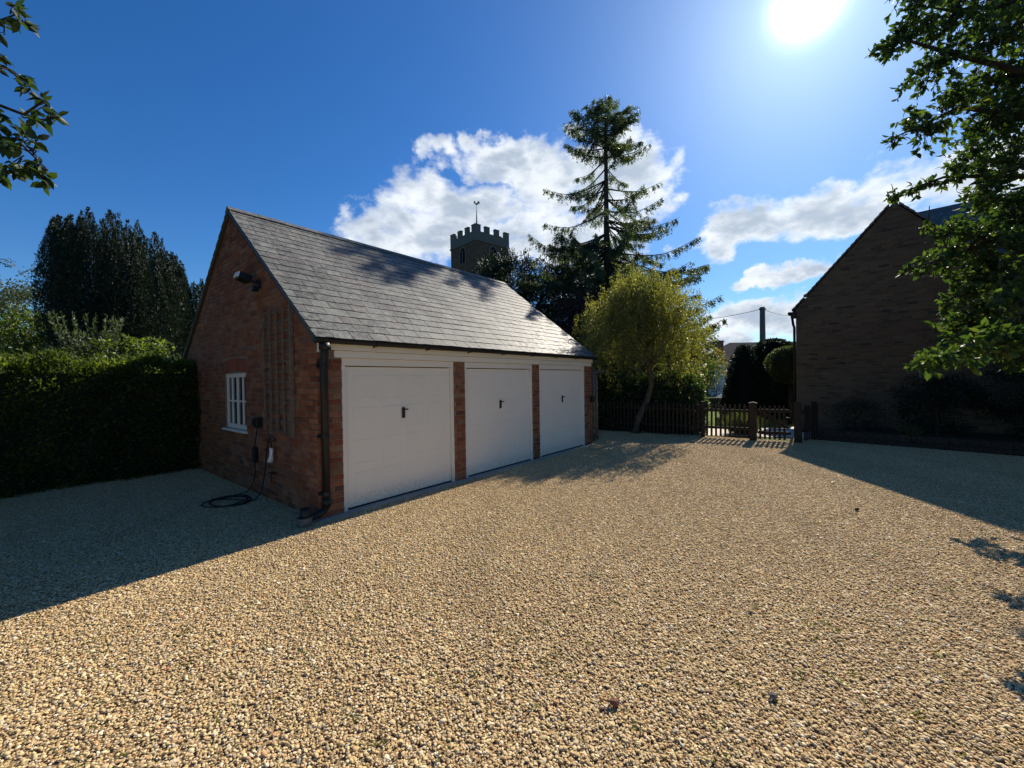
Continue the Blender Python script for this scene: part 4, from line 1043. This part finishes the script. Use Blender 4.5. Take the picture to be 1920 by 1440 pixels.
for k in range(560):
    b_ = random.choice(tips)+Vector((random.gauss(0, .28), random.gauss(0, .28), random.gauss(0, .18))); L = random.uniform(.4, 1.35) if random.random() < .6 else random.uniform(1.2, 2.4); L = min(L, b_.z-1.25-.5*random.random()) if b_.z > 2.0 else .25
    m = int(80*L/1.0)+8; s = rng.random(m); sway = rng.normal(0, .12, 2)
    Ps.append(np.column_stack([b_.x+sway[0]*s+rng.normal(0, .05, m), b_.y+sway[1]*s+rng.normal(0, .05, m), b_.z-L*s]))
    a = rng.normal(0, .55, (m, 3)); a[:, 2] -= .7; As.append(a); Rs.append(np.clip(random.random()*.5+rng.random(m)*.5, 0, .99))
P, A, rv = cat(*Ps), cat(*As), cat(*Rs); leaves('crown', 'willow_leaf', P, A, rng.uniform(.05, .10, len(P)), .026, wt, rv=rv)
c = at(1296, 668, 18.6); cl = ellipsoid_clusters((c.x, c.y, c.z), (.9, .8, 1.1), 24, .3); tree('sapling', 'thin greyish young tree right of the weeping tree', 'tree', (c.x, c.y, 0), (c.x, c.y, c.z), cl, 'tree_leaf', 700, .08, r0=.05)

# ------------------------------------------------------------------ spruce
random.seed(8)
SX, SY, SH = 4.85, 20.3, 15.8
spz = thing('spruce_tree', (SX, SY, 0), 'tall ragged spruce with drooping branches behind the weeping tree', 'tree')
mb = MB(); mb.tube([(0, 0, -.1), (.03, 0, 4), (-.02, .02, 9), (0, 0, 13), (0, 0, SH)], [.30, .24, .14, .08, .015], 10)
Ps, As, Rs = [], [], []
zs = [15.8, 15, 14, 12, 10, 9, 7, 5, 3]; hs = [.15, .75, 1.6, 2.6, 3.0, 3.7, 4.1, 5.3, 4.6]
z = 2.6
while z < SH-.15:
    sparse = 9.4 < z < 12.9
    for b_ in range(random.choice((5, 6)) if sparse else random.choice((7, 8, 9))):
        ph = random.uniform(0, 2*math.pi); Lb = float(np.interp(z, zs[::-1], hs[::-1]))*random.choice((.45, .65, .85, .95, 1.05, 1.15))
        up = .35 if z > 12.5 else .0; jit_ = random.gauss(0, .17); pts = []
        for k in range(9):
            t_ = k/8; r_ = Lb*t_; dz = r_*(up-.10+jit_)-.22*Lb*math.sin(t_*math.pi*.75)*(0.4 if z > 12.5 else .75)+.20*Lb*max(0, t_-.6)
            pts.append(Vector((r_*math.cos(ph+.1*t_), r_*math.sin(ph+.1*t_), z+dz)))
        mb.tube(pts, [max(.006, .045*(1-k/8)*min(1, Lb/2.5)+.006) for k in range(9)], 4, cap=False)
        bc = random.random()
        nt = int(Lb*(20 if sparse else 29))
        for q in range(nt):
            t_ = random.uniform(.10 if not sparse else .22, 1)**.8; i_ = min(7, int(t_*8)); p = pts[i_].lerp(pts[i_+1], t_*8-i_)
            sd = random.choice((-1, 1)); side = Vector((-math.sin(ph), math.cos(ph), 0))*sd; out_ = Vector((math.cos(ph), math.sin(ph), 0))
            tl = random.uniform(.2, .62)*(1.15-t_*.6)*min(1, Lb/2+.35); dirn = (side*random.uniform(.2, .9)+out_*.45+Vector((0, 0, -random.uniform(.5, 2.0) if z < 14 else -.1)))
            dirn.normalize(); m = 13; s = rng.random(m)
            Ps.append(np.array(p)+np.outer(s*tl, np.array(dirn))+rng.normal(0, .02, (m, 3))); As.append(np.array(dirn)*.9+rng.normal(0, .5, (m, 3))); Rs.append(np.clip(bc*.4+rng.random(m)*.6, 0, .99))
    z += random.uniform(.42, .60) if sparse else random.uniform(.24, .36)
mb.build('trunk', 'dark_bark', spz, True)
P, A, rv = cat(*Ps), cat(*As), cat(*Rs); leaves('foliage', 'spruce_leaf', P, A, rng.uniform(.07, .14, len(P)), rng.uniform(.024, .042, len(P)), spz, rv=rv)

# ------------------------------------------------------------------ church tower
ct = thing('church_tower', (-5.05, 60, 1.2), 'square stone church tower with battlements behind the garage roof', 'church tower', R(42))
TS = 6.55; TZ = 22.9
# local: corner towards the camera is (0,0); walls run along +x and +y
mb = MB(); mb.box(.0, TS, .0, TS, -3, 21.2); mb.build('wall', 'stone_brown', ct)
mb = MB(); mb.bbox(-.14, TS+.14, -.14, TS+.14, 21.21, 21.45, .04); mb.build('string_course', 'stone_grey', ct)
mb = MB()
for (a, b, c_, d_) in ((-.04, TS+.04, -.04, .36), (-.04, TS+.04, TS-.36, TS+.04), (-.04, .36, .365, TS-.365), (TS-.36, TS+.04, .365, TS-.365)): mb.box(a, b, c_, d_, 21.455, 22.7)
mb.build('parapet', 'stone_grey', ct)
mh = .85
def merlon(a, b, c_, d_):
    mb = MB(); mb.box(a, b, c_, d_, 22.705, 22.705+mh); mb.build('merlon', 'stone_grey', ct)
    mb = MB(); mb.bbox(a-.05, b+.05, c_-.05, d_+.05, 22.71+mh, 22.83+mh, .03); mb.build('merlon_cap', 'stone_grey', ct)
for k in range(4):
    c_ = [0, 1.83, 3.72, TS-.9][k]; w_ = .95 if k in (0, 3) else .85
    merlon(c_ if k else -.04, c_+w_ if k < 3 else TS+.04, -.05, .37); merlon(c_ if k else -.04, c_+w_ if k < 3 else TS+.04, TS-.37, TS+.05)
for k in (1, 2):
    c_ = [0, 1.83, 3.72][k]; merlon(-.05, .37, c_, c_+.85); merlon(TS-.37, TS+.05, c_, c_+.85)
merlon(-.05, .37, .375, .95); merlon(-.05, .37, TS-.95, TS-.375); merlon(TS-.37, TS+.05, .375, .95); merlon(TS-.37, TS+.05, TS-.95, TS-.375)
# belfry openings on the two faces towards us
for face in (0, 1):
    arch = [(-.62, 0), (.62, 0)]+[(.62*math.cos(t)**.9 if t < 1.5 else 0, 1.3+1.05*math.sin(t)) for t in np.linspace(0, math.pi/2, 6)]+[(-.62*math.cos(t)**.9 if t < 1.5 else 0, 1.3+1.05*math.sin(t)) for t in np.linspace(math.pi/2, 0, 6)][1:]
    big = [(x*1.32, z*1.10-(.12 if z == 0 else 0)) for x, z in arch]
    for (pl, nm, mt_, dp) in ((big, 'window_surround', 'stone_grey', .06), (arch, 'belfry_opening', 'dark_interior', .09)):
        mb = MB(); cx_ = TS/2; z0_ = 18.5
        if face == 0: mb.prism([(cx_+x, z0_+z) for x, z in pl], -dp, -.002, 'y')
        else: mb.prism([(cx_+x, z0_+z) for x, z in pl], -dp, -.002, 'x')
        wn = mb.build(nm, mt_, ct)
    mb = MB()
    if face == 0: mb.bbox(TS/2-.06, TS/2+.06, -.14, -.095, 18.5, 20.5, .01)
    else: mb.bbox(-.14, -.095, TS/2-.06, TS/2+.06, 18.5, 20.5, .01)
    mb.build('mullion', 'stone_grey', ct)
mb = MB(); mb.prism([(-0.0, 21.5), (TS, 21.5), (TS/2, 22.9)], .4, TS-.4, 'y'); mb.build('roof', 'stone_grey', ct)
vx, vy = TS/2-2.2, TS/2-2.2
mb = MB(); mb.tube([(vx, vy, 21.5), (vx, vy, 24.6)], .12, 8); mb.tube([(vx, vy, 24.6), (vx, vy, 26.2)], [.10, .05], 8); mb.tube([(vx, vy, 26.2), (vx, vy, 27.0)], .03, 6); mb.build('vane_pole', 'stone_grey', ct, True)
ck = [(-.42, .30), (-.36, .16), (-.22, .10), (-.10, -.06), (.06, -.12), (.20, -.04), (.28, .12), (.36, .02), (.46, .08), (.50, .26), (.42, .42), (.28, .46), (.18, .34), (.10, .16), (-.06, .14), (-.16, .26), (-.20, .44), (-.30, .52), (-.36, .42)]
ctr = MB(); cmx = Matrix.Translation((vx, vy, 27.1)) @ Matrix.Rotation(R(-42), 4, 'Z'); tmp = MB(); tmp.prism(ck, -.05, .05, 'y'); ctr.add([cmx @ Vector(v) for v in tmp.v], tmp.f); ctr.build('weathercock', 'gold', ct)

# ------------------------------------------------------------------ white house, pole, wire, car, far trees
wh = thing('cream_cottage', (27.3, 52.0, 0), 'pale rendered cottage with dark roof and brick chimney across the lane', 'house', R(4))
mb = MB(); mb.box(0, 22, 0, 7, -1.0, 3.85); mb.build('wall', 'render_cream', wh)
ro = MB(); ro.add([(-.4, -.35, 3.80), (22.3, -.35, 3.80), (22.3, 7.35, 3.80), (-.4, 7.35, 3.80), (2.9, 3.5, 6.35), (22.3, 3.5, 6.55)], [(0, 1, 5, 4), (1, 2, 5), (2, 3, 4, 5), (3, 0, 4), (0, 3, 2, 1)], .3); rf = ro.build('roof', 'far_roof', wh)
mb = MB(); mb.box(.45, 1.3, 2.3, 3.3, 3.9, 6.35); mb.bbox(.38, 1.37, 2.23, 3.37, 6.352, 6.55, .03); mb.build('chimney', 'chimney_brick', rf)
for (x, z, w_, h_) in ((1.2, 2.2, 1.0, 1.15), (4.4, 2.2, 1.1, 1.15), (7.6, 2.2, 1.1, 1.15), (2.8, .1, 1.2, 1.1), (6.0, .1, 1.2, 1.1)):
    mb = MB(); mb.bbox(x, x+w_, -.06, -.003, z, z+h_, .01); fr_ = mb.build('window', 'fence_wood', wh)
    for i in range(2):
        mb = MB(); mb.box(x+.10+i*w_/2*.93, x+w_/2-.03+i*w_/2*.93, -.075, -.062, z+.1, z+h_-.1); mb.build('pane', 'glass', fr_)
for bx_ in ((.02, 22, -.05, -.002, 1.5, 1.62), (.01, .17, -.051, -.002, -.4, 3.8), (2.3, 2.46, -.05, -.002, -.4, 1.49)):
    mb = MB(); mb.bbox(*bx_, .01); mb.build('timber', 'fence_wood', wh)
pc = at(1430, 640, 27); up_ = thing('utility_pole', (pc.x, pc.y, 0), 'single wooden utility pole standing above the cottage roof', 'utility pole')
tz = at(1429, 576, 27).z
mb = MB(); mb.tube([(0, 0, -.9), (0, 0, tz)], [.20, .16], 12); mb.build('pole_shaft', 'grey_wood', up_, True)
mb = MB(); mb.box(-.22, .22, -.04, .04, tz-.18, tz-.08); mb.build('bracket', 'black_metal', up_)
wa, wb_ = at(1180, 600, 24), Vector((pc.x, pc.y, tz-.1)); wc = at(1545, 583, 22)
wr = thing('overhead_wire', wb_, 'thin overhead wire strung to both sides of the utility pole', 'wire')
mb = MB()
for q in (wa, wc):
    pts = [wb_.lerp(q, t)-wb_-Vector((0, 0, .6*4*t*(1-t)*.6)) for t in np.linspace(0, 1, 14)]; mb.tube(pts, .018, 4)
mb.build('cable', 'black_plastic', wr)
cr = thing('parked_car', (15.6, 27.3, -.70), 'silver car parked on the lane beyond the low stone wall', 'car', R(2))
def car():
    prof = [(-2.1, .35), (-2.12, .70), (-1.95, .88), (-1.55, .93), (-.95, 1.36), (-.3, 1.47), (.7, 1.44), (1.35, 1.12), (1.95, .98), (2.12, .80), (2.12, .35)]
    mb = MB(); lo = [(-.80, .0), (.80, 0)]
    vs, m = [], len(prof)
    for y, k in ((-.84, 1), (-.88, .999), (.88, .999), (.84, 1)):
        for x, z in prof: vs.append((x, y*(1 if z < 1.0 else .80), z))
    fs = [(j*m+i, j*m+i+1, (j+1)*m+i+1, (j+1)*m+i) for j in range(3) for i in range(m-1)]+[tuple(range(m)), tuple(range(4*m-1, 3*m-1, -1))]
    mb.add(vs, fs); mb.build('body', 'car_paint', cr, True)
    for sy in (-1, 1):
        mb = MB(); mb.prism([(-1.35, .98), (-.88, 1.30), (-.3, 1.40), (.65, 1.37), (1.15, 1.10), (1.0, .98)], sy*.80-.08*(sy > 0)*0, sy*.80+sy*.045, 'y'); mb.build('side_window', 'glass', cr)
    mb = MB(); mb.add([(-1.62, -.62, .955), (-1.62, .62, .955), (-1.0, .56, 1.345), (-1.0, -.56, 1.345)], [(0, 1, 2, 3)]); mb.build('windscreen', 'glass', cr)
    for x in (-1.35, 1.35):
        for y in (-.80, .80):
            mb = MB(); mb.tube([(x, y-.10, .33), (x, y+.10, .33)], .33, 18); wl_ = mb.build('wheel', 'tyre', cr)
            mb = MB(); mb.tube([(x, y-.11, .33), (x, y+.11, .33)], .20, 12); mb.build('rim', 'car_paint', wl_)
car()
c = at(1322, 700, 26); cl = ellipsoid_clusters((c.x, c.y, 2.4), (1.25, 1.2, 1.3), 40, .34); tree('golden_tree', 'golden autumn tree by the lane left of the cottage', 'tree', (c.x, c.y, 0), (c.x, c.y, 3.0), cl, 'gold_leaf', 500, .13)
c = at(1310, 650, 30); cl = ellipsoid_clusters((c.x, c.y, 4.2), (1.4, 1.3, 2.4), 30, .4); tree('bare_tree', 'thin greyish tree behind the golden tree', 'tree', (c.x, c.y, 0), (c.x, c.y, 5.5), cl, 'tree_leaf', 260, .11, r0=.12, n=20)
c = at(1337, 735, 23.6); cl = ellipsoid_clusters((c.x-.3, c.y, .9), (.8, .6, .8), 20, .25); tree('small_conifer', 'small dark bush at the stone wall below the golden tree', 'bush', (c.x-.3, c.y, 0), (c.x-.3, c.y, 1), cl, 'yew_leaf', 900, .08, r0=.05)
# distant woodland, reads as one mass
fw = []
for k in range(170):
    a = random.uniform(-75, 62); d_ = random.uniform(62, 95); x, y = d_*math.sin(R(a)), d_*math.cos(R(a))
    fw.append((x, y, random.uniform(1.5, 4.2), random.uniform(1.8, 3.2)))
P, A, L, rv = crown(fw, 28, .7, droop=.1); meta(leaves('distant_wood', 'tree_leaf', P, A, L, L*.6, None, rv=rv), 'distant line of trees on the horizon behind everything', 'woodland')

# ------------------------------------------------------------------ near trees
def split_leaves(parent, name, mat, P, A, L, Wd, limit, origin):
    """the leaves that show largest are objects of their own, the rest one mass"""
    Wp = P+np.array(origin); d = Wp-np.array(CAMP); yy = d @ np.array(fwd); xx = d @ np.array(rgt)/yy; zz = d @ np.array(upv)/yy
    vis = (yy > .3) & (np.abs(xx) < 1.26) & (np.abs(zz) < .95); key = np.where(vis, L/np.maximum(yy, .1), 0)
    order = np.argsort(-key); big = order[:min(limit, int(vis.sum()))]; rest = np.setdiff1d(np.arange(len(P)), big)
    protos = [leaf_mesh(name, mat, np.zeros((1, 3)), np.array([[1., 0, 0]]), 1.0, .5, full=True, N=np.array([[0, 0, 1.]]), rv=np.array([0.]), fold=f) for f in (.10, .2, .32)]
    for i in big:
        ob = link(name, protos[i % 3], parent); x = Vector(A[i]).normalized(); s_ = Vector(rng.normal(size=3)).cross(x).normalized(); zv = x.cross(s_)
        m_ = Matrix.Identity(4)
        for r_ in range(3): m_[r_][0] = x[r_]*L[i]; m_[r_][1] = s_[r_]*Wd[i]*2; m_[r_][2] = zv[r_]*Wd[i]*2; m_[r_][3] = P[i][r_]
        ob.matrix_local = m_
    if len(rest): leaves('leafage', mat, P[rest], A[rest], L[rest], Wd[rest], parent, full=True)

def twig_tree(name, label, base, limb_list, blobs, mat, bark, leafL, nper, trunk_pts, trunk_r, limit):
    base = Vector(base); t = thing(name, base, label, 'tree')
    mb = MB(); mb.tube([Vector(p)-base for p in trunk_pts], trunk_r, 12); mb.build('trunk', bark, t, True)
    for lp, r0_, r1_ in limb_list:
        mb = MB(); n_ = len(lp); mb.tube([Vector(p)-base for p in lp], [r0_+(r1_-r0_)*i/(n_-1) for i in range(n_)], 7); mb.build('branch', bark, t, True)
    allp = [Vector(p)-base for lp, _, _ in limb_list for i in range(len(lp)-1) for p in [Vector(lp[i]).lerp(Vector(lp[i+1]), k/4) for k in range(5)]]
    tw = MB(); Ps, As, Ls = [], [], []
    for (c, r, q) in blobs:
        c = Vector(c)-base; near = min(allp, key=lambda p: (p-c).length)
        ntw = max(2, int(q*r*r*nper/6))
        for k in range(ntw):
            e_ = c+Vector(rdir(1)[0])*r*random.random()**.5; s_ = near.lerp(c, random.uniform(.2, .9)); m_ = s_.lerp(e_, .5)+Vector(rng.normal(size=3))*r*.08
            tw.tube([s_, m_, e_], [.006, .0045, .002], 4, cap=False)
            nl = random.randint(5, 8); ax = (e_-m_).normalized()
            for z_ in range(nl):
                p = m_.lerp(e_, random.random()**.7*1.02); a = ax*.5+Vector(rdir(1)[0])*.9+Vector((0, 0, -.25)); Ps.append(p); As.append(a); Ls.append(leafL*random.uniform(.6, 1.25))
    tw.build('twigs', bark, t)['kind'] = 'stuff'
    P, A, L = np.array([tuple(p) for p in Ps]), np.array([tuple(a) for a in As]), np.array(Ls)
    split_leaves(t, 'leaf', mat, P, A, L, L*rng.uniform(.42, .58, len(L)), limit, tuple(base))
    return t
# left tree: branches reach in from outside the frame
Y = 3.3
lt = [(-6.3, 3.6, 0), (-6.2, 3.5, 1.5), (-6.35, 3.4, 3.2), (-6.2, 3.45, 4.6), (-6.1, 3.4, 5.8)]
L1 = [at(-420, 250, 3.3), at(-180, 180, 3.3), at(-20, 190, 3.3), at(45, 215, 3.3), at(80, 190, 3.3), at(110, 215, 3.3)]
L2 = [at(-420, 300, 3.3), at(-160, 300, 3.4), at(-20, 285, 3.4), at(40, 270, 3.35), at(90, 320, 3.3)]
L3 = [at(-430, 120, 3.3), at(-200, 60, 3.3), at(-30, 50, 3.3), at(35, 25, 3.3)]
L4 = [at(-200, 60, 3.3), at(-60, 110, 3.35), at(10, 125, 3.3), at(45, 155, 3.3)]
bl = [(at(20, 15, 3.3), .12, 9), (at(48, 50, 3.3), .10, 5), (at(10, 70, 3.3), .13, 8), (at(15, 130, 3.3), .15, 10), (at(45, 155, 3.25), .08, 7), (at(0, 100, 3.4), .12, 8),
      (at(85, 200, 3.3), .12, 12), (at(55, 215, 3.35), .10, 8), (at(112, 225, 3.3), .10, 8), (at(-5, 210, 3.3), .10, 10), (at(20, 265, 3.35), .17, 15), (at(60, 280, 3.3), .15, 15), (at(85, 318, 3.3), .14, 13), (at(30, 310, 3.35), .14, 12), (at(95, 345, 3.3), .06, 10), (at(-30, 300, 3.4), .2, 10),
      (at(-60, 200, 3.4), .3, 6), (at(-80, 60, 3.4), .3, 6), (at(-150, 320, 3.4), .35, 5), (at(-200, 120, 3.4), .4, 4), (at(-300, 260, 3.4), .45, 4)]
twig_tree('left_tree', 'tree whose leafy branch tips hang into the top left corner', (-6.3, 3.6, 0), [(L1, .020, .005), (L2, .020, .005), (L3, .022, .005), (L4, .02, .004)], bl, 'near_leaf', 'dark_bark', .092, 110, lt, [.22, .19, .16, .12, .08], 300)
# right tree
rt_base = Vector((9.9, 5.6, 0))
rt = [rt_base, (9.8, 5.6, 1.2), (9.6, 5.7, 2.6), (9.5, 5.8, 4.5), (9.4, 5.9, 6.5), (9.3, 6.0, 8.2)]
def lim(z0, tips, sag=.0):
    s_ = Vector((9.65, 5.7, z0)); return s_, tips
RB = [  # px, py, Y, radius, density
 (1650, 95, 6.5, .20, 9), (1690, 70, 6.5, .28, 9), (1745, 50, 6.4, .35, 8), (1690, 170, 6.4, .12, 6), (1700, 215, 6.4, .24, 8), (1670, 262, 6.3, .14, 9), (1735, 150, 6.4, .30, 7), (1745, 245, 6.3, .30, 8), (1800, 180, 6.3, .42, 7), (1720, 285, 6.3, .10, 5),
 (1775, 110, 6.4, .35, 7), (1720, 20, 6.5, .35, 7), (1800, 30, 6.4, .4, 6), (1870, 60, 6.3, .5, 6), (1900, 150, 6.3, .5, 7), (1860, 220, 6.2, .5, 8), (1820, 290, 6.2, .30, 8), (1890, 300, 6.2, .45, 8),
 (1672, 368, 6.3, .13, 10), (1715, 355, 6.3, .17, 8), (1755, 338, 6.3, .17, 8), (1795, 325, 6.3, .20, 8), (1850, 370, 6.2, .36, 8), (1905, 400, 6.1, .45, 8),
 (1740, 425, 6.2, .10, 9), (1765, 440, 6.2, .18, 9), (1800, 430, 6.2, .26, 9), (1860, 450, 6.1, .40, 9), (1705, 505, 6.1, .13, 10), (1740, 495, 6.1, .20, 10), (1785, 480, 6.1, .20, 10), (1830, 510, 6.1, .34, 9), (1900, 520, 6.0, .42, 9),
 (1775, 562, 6.1, .15, 10), (1805, 545, 6.1, .20, 10), (1850, 580, 6.0, .36, 9), (1905, 600, 6.0, .40, 9), (1770, 600, 6.0, .14, 9), (1800, 610, 6.0, .24, 10), (1780, 640, 6.0, .20, 9), (1735, 672, 6.0, .15, 12), (1712, 688, 6.0, .07, 12), (1745, 700, 6.0, .07, 9), (1765, 665, 6.0, .18, 10), (1815, 655, 6.0, .26, 9), (1870, 650, 6.0, .32, 8), (1915, 660, 6.0, .34, 8),
 (1960, 200, 6.2, .7, 5), (1980, 400, 6.1, .7, 5), (1980, 580, 6.0, .6, 5), (2060, 100, 6.2, .9, 3), (2080, 480, 6.0, .9, 3), (1950, 20, 6.3, .7, 4), (1860, -60, 6.5, .8, 4), (1720, -50, 6.6, .6, 4), (2000, -120, 6.5, 1.0, 3)]
RB += [(1735, 680, 4.1, .09, 14), (1775, 666, 4.1, .13, 13), (1825, 652, 4.1, .18, 12), (1890, 635, 4.1, .24, 11), (1750, 674, 5.1, .13, 13), (1805, 655, 5.1, .18, 12), (1875, 645, 5.1, .22, 11), (1900, 560, 4.6, .22, 9)]
blobs = [(at(a, b, y_+(random.uniform(-.35, .35) if y_ > 5.5 else 0)), r_*1.08, q) for a, b, y_, r_, q in RB]
blobs += [(at(a+random.uniform(-20, 30), b+random.uniform(-20, 20), y_+random.uniform(.3, 1.1)), r_*1.1, q*.7) for a, b, y_, r_, q in RB if a > 1780]
LM = []
for (z0, path) in ((5.2, [(1900, 130, 6.1), (1780, 100, 6.4), (1700, 75, 6.5), (1645, 95, 6.5)]), (4.6, [(1920, 220, 6.1), (1800, 200, 6.3), (1740, 230, 6.3), (1675, 258, 6.3)]), (3.9, [(1930, 330, 6.1), (1850, 330, 6.2), (1770, 332, 6.3), (1675, 366, 6.3)]),
                  (3.4, [(1930, 470, 6.0), (1850, 455, 6.1), (1760, 488, 6.1), (1700, 505, 6.1)]), (3.0, [(1930, 560, 6.0), (1870, 540, 6.1), (1810, 550, 6.1), (1772, 565, 6.1)]), (2.6, [(1930, 600, 6.0), (1860, 600, 6.0), (1790, 640, 6.0), (1712, 688, 6.0)]),
                  (2.5, [(1990, 600, 4.4), (1900, 640, 4.3), (1820, 655, 4.3), (1738, 680, 4.3)]), (2.6, [(1990, 620, 5.2), (1900, 640, 5.1), (1820, 655, 5.1), (1755, 676, 5.1)]),
                  (6.2, [(2000, -30, 6.3), (1880, 10, 6.4), (1780, 20, 6.5), (1720, 10, 6.5)])):
    LM.append(([Vector((9.6, 5.75, z0))]+[at(*p) for p in path], .055, .007))
twig_tree('right_tree', 'large leafy tree overhanging the right side of the yard', rt_base, LM, blobs, 'right_leaf', 'dark_bark', .105, 210, rt, [.26, .22, .19, .15, .11, .06], 300)

def sky_screen_crown(name, base, cl, mat, dens, size):  # unseen crown mass added out of frame to block sky light
    t = scene.objects[name]; cl = np.array(cl, float); cl[:, :3] -= np.array(base)
    mb = MB()
    for i in range(0, len(cl), 3): mb.tube([(0, 0, 3.2), Vector(cl[i][:3])*.5+Vector((0, 0, 1.8)), cl[i][:3]], [.09, .05, .012], 5)
    mb.build('sky_screen_branches', 'dark_bark', t); P, A, L, rv = crown(cl, dens, size); leaves('crown', mat, P, A, L, L*.55, t, rv=rv)
def outside(cl, m=1.36): return cl[(cl[:, 1] < .3) | (np.abs(cl[:, 0])-cl[:, 3] > m*(cl[:, 1]+cl[:, 3]*.6)) ]
sky_screen_crown('left_tree', (-6.3, 3.6, 0), outside(ellipsoid_clusters((-9.5, .5, 5.6), (4.6, 4.6, 3.6), 230, .95, inner=.35)), 'near_leaf', 150, .17)
sky_screen_crown('right_tree', tuple(rt_base), outside(ellipsoid_clusters((12.5, 2.5, 5.8), (4.6, 4.6, 3.8), 230, .95, inner=.35)), 'right_leaf', 150, .17)
# small weeds growing through the gravel
wp_ = []
for k in range(150):
    p = gnd(random.uniform(100, 1850), random.uniform(1080, 1430)) if k < 90 else gnd(random.uniform(700, 1900), random.uniform(880, 1080)); wp_.append((p.x, p.y))
wp_ = np.repeat(np.array(wp_), 14, 0); n = len(wp_); P = np.column_stack([wp_+rng.normal(0, .02, (n, 2)), np.full(n, .004)]); A = rng.normal(0, .7, (n, 3)); A[:, 2] = np.abs(A[:, 2])*.5+.25
meta(leaves('weeds', 'grass_blade', P, A, rng.uniform(.010, .028, n), .006, None), 'tiny green weeds scattered through the gravel', 'weeds')
lp_ = []
for k in range(170):
    p = gnd(random.uniform(1100, 1900), random.uniform(850, 1100)) if k < 70 else (gnd(random.uniform(50, 1850), random.uniform(1000, 1430)) if k < 110 else gnd(random.uniform(1120, 1330), random.uniform(818, 850))); lp_.append((p.x, p.y, .016))
P = np.array(lp_); A = rng.normal(0, 1, P.shape); A[:, 2] = rng.uniform(-.1, .35, len(P)); NN = np.tile([0, 0, 1.], (len(P), 1))+rng.normal(0, .3, P.shape)
meta(leaves('leaf_litter', 'copper_leaf', P, A, rng.uniform(.02, .045, len(P)), .018, None, full=True, N=NN), 'small brown dead leaves scattered over the gravel', 'leaf litter')
# ------------------------------------------------------------------ fallen leaves and larger stones on the gravel
for (px_, py_, lab, colr) in ((1559, 908, 'single orange fallen leaf on the gravel near the house shadow', 'gold_leaf'), (1405, 1148, 'small yellow fallen leaf on the gravel in the middle right', 'gold_leaf')):
    p = gnd(px_, py_)
    meta(link('fallen_leaf', leaf_mesh('fallen_leaf', colr, np.array([[0, 0, 0.]]), np.array([[1., .3, .15]]), .08, .05, full=True, rv=np.array([.9]))), lab, 'leaf').location = (p.x, p.y, .03)
def stone(px_, py_, r_, mat, lab):
    p = gnd(px_, py_); V0, F0 = icosa(); mb = MB(); mb.add([Vector(v)*r_*random.uniform(.8, 1.15) for v in V0*np.array([1.2, 1, .7])], [tuple(f) for f in F0])
    o = meta(mb.build('stone', mat, None, False), lab, 'stone'); o.location = (p.x, p.y, r_*.45+.012)
stone(1152, 1325, .026, 'chimney_brick', 'reddish brown stone lying on the gravel in the foreground')
stone(1450, 1312, .022, 'stone_grey', 'pale grey green stone on the gravel right of the reddish one')
stone(1607, 958, .026, 'dark_bark', 'dark clod lying on the gravel below the house shadow')
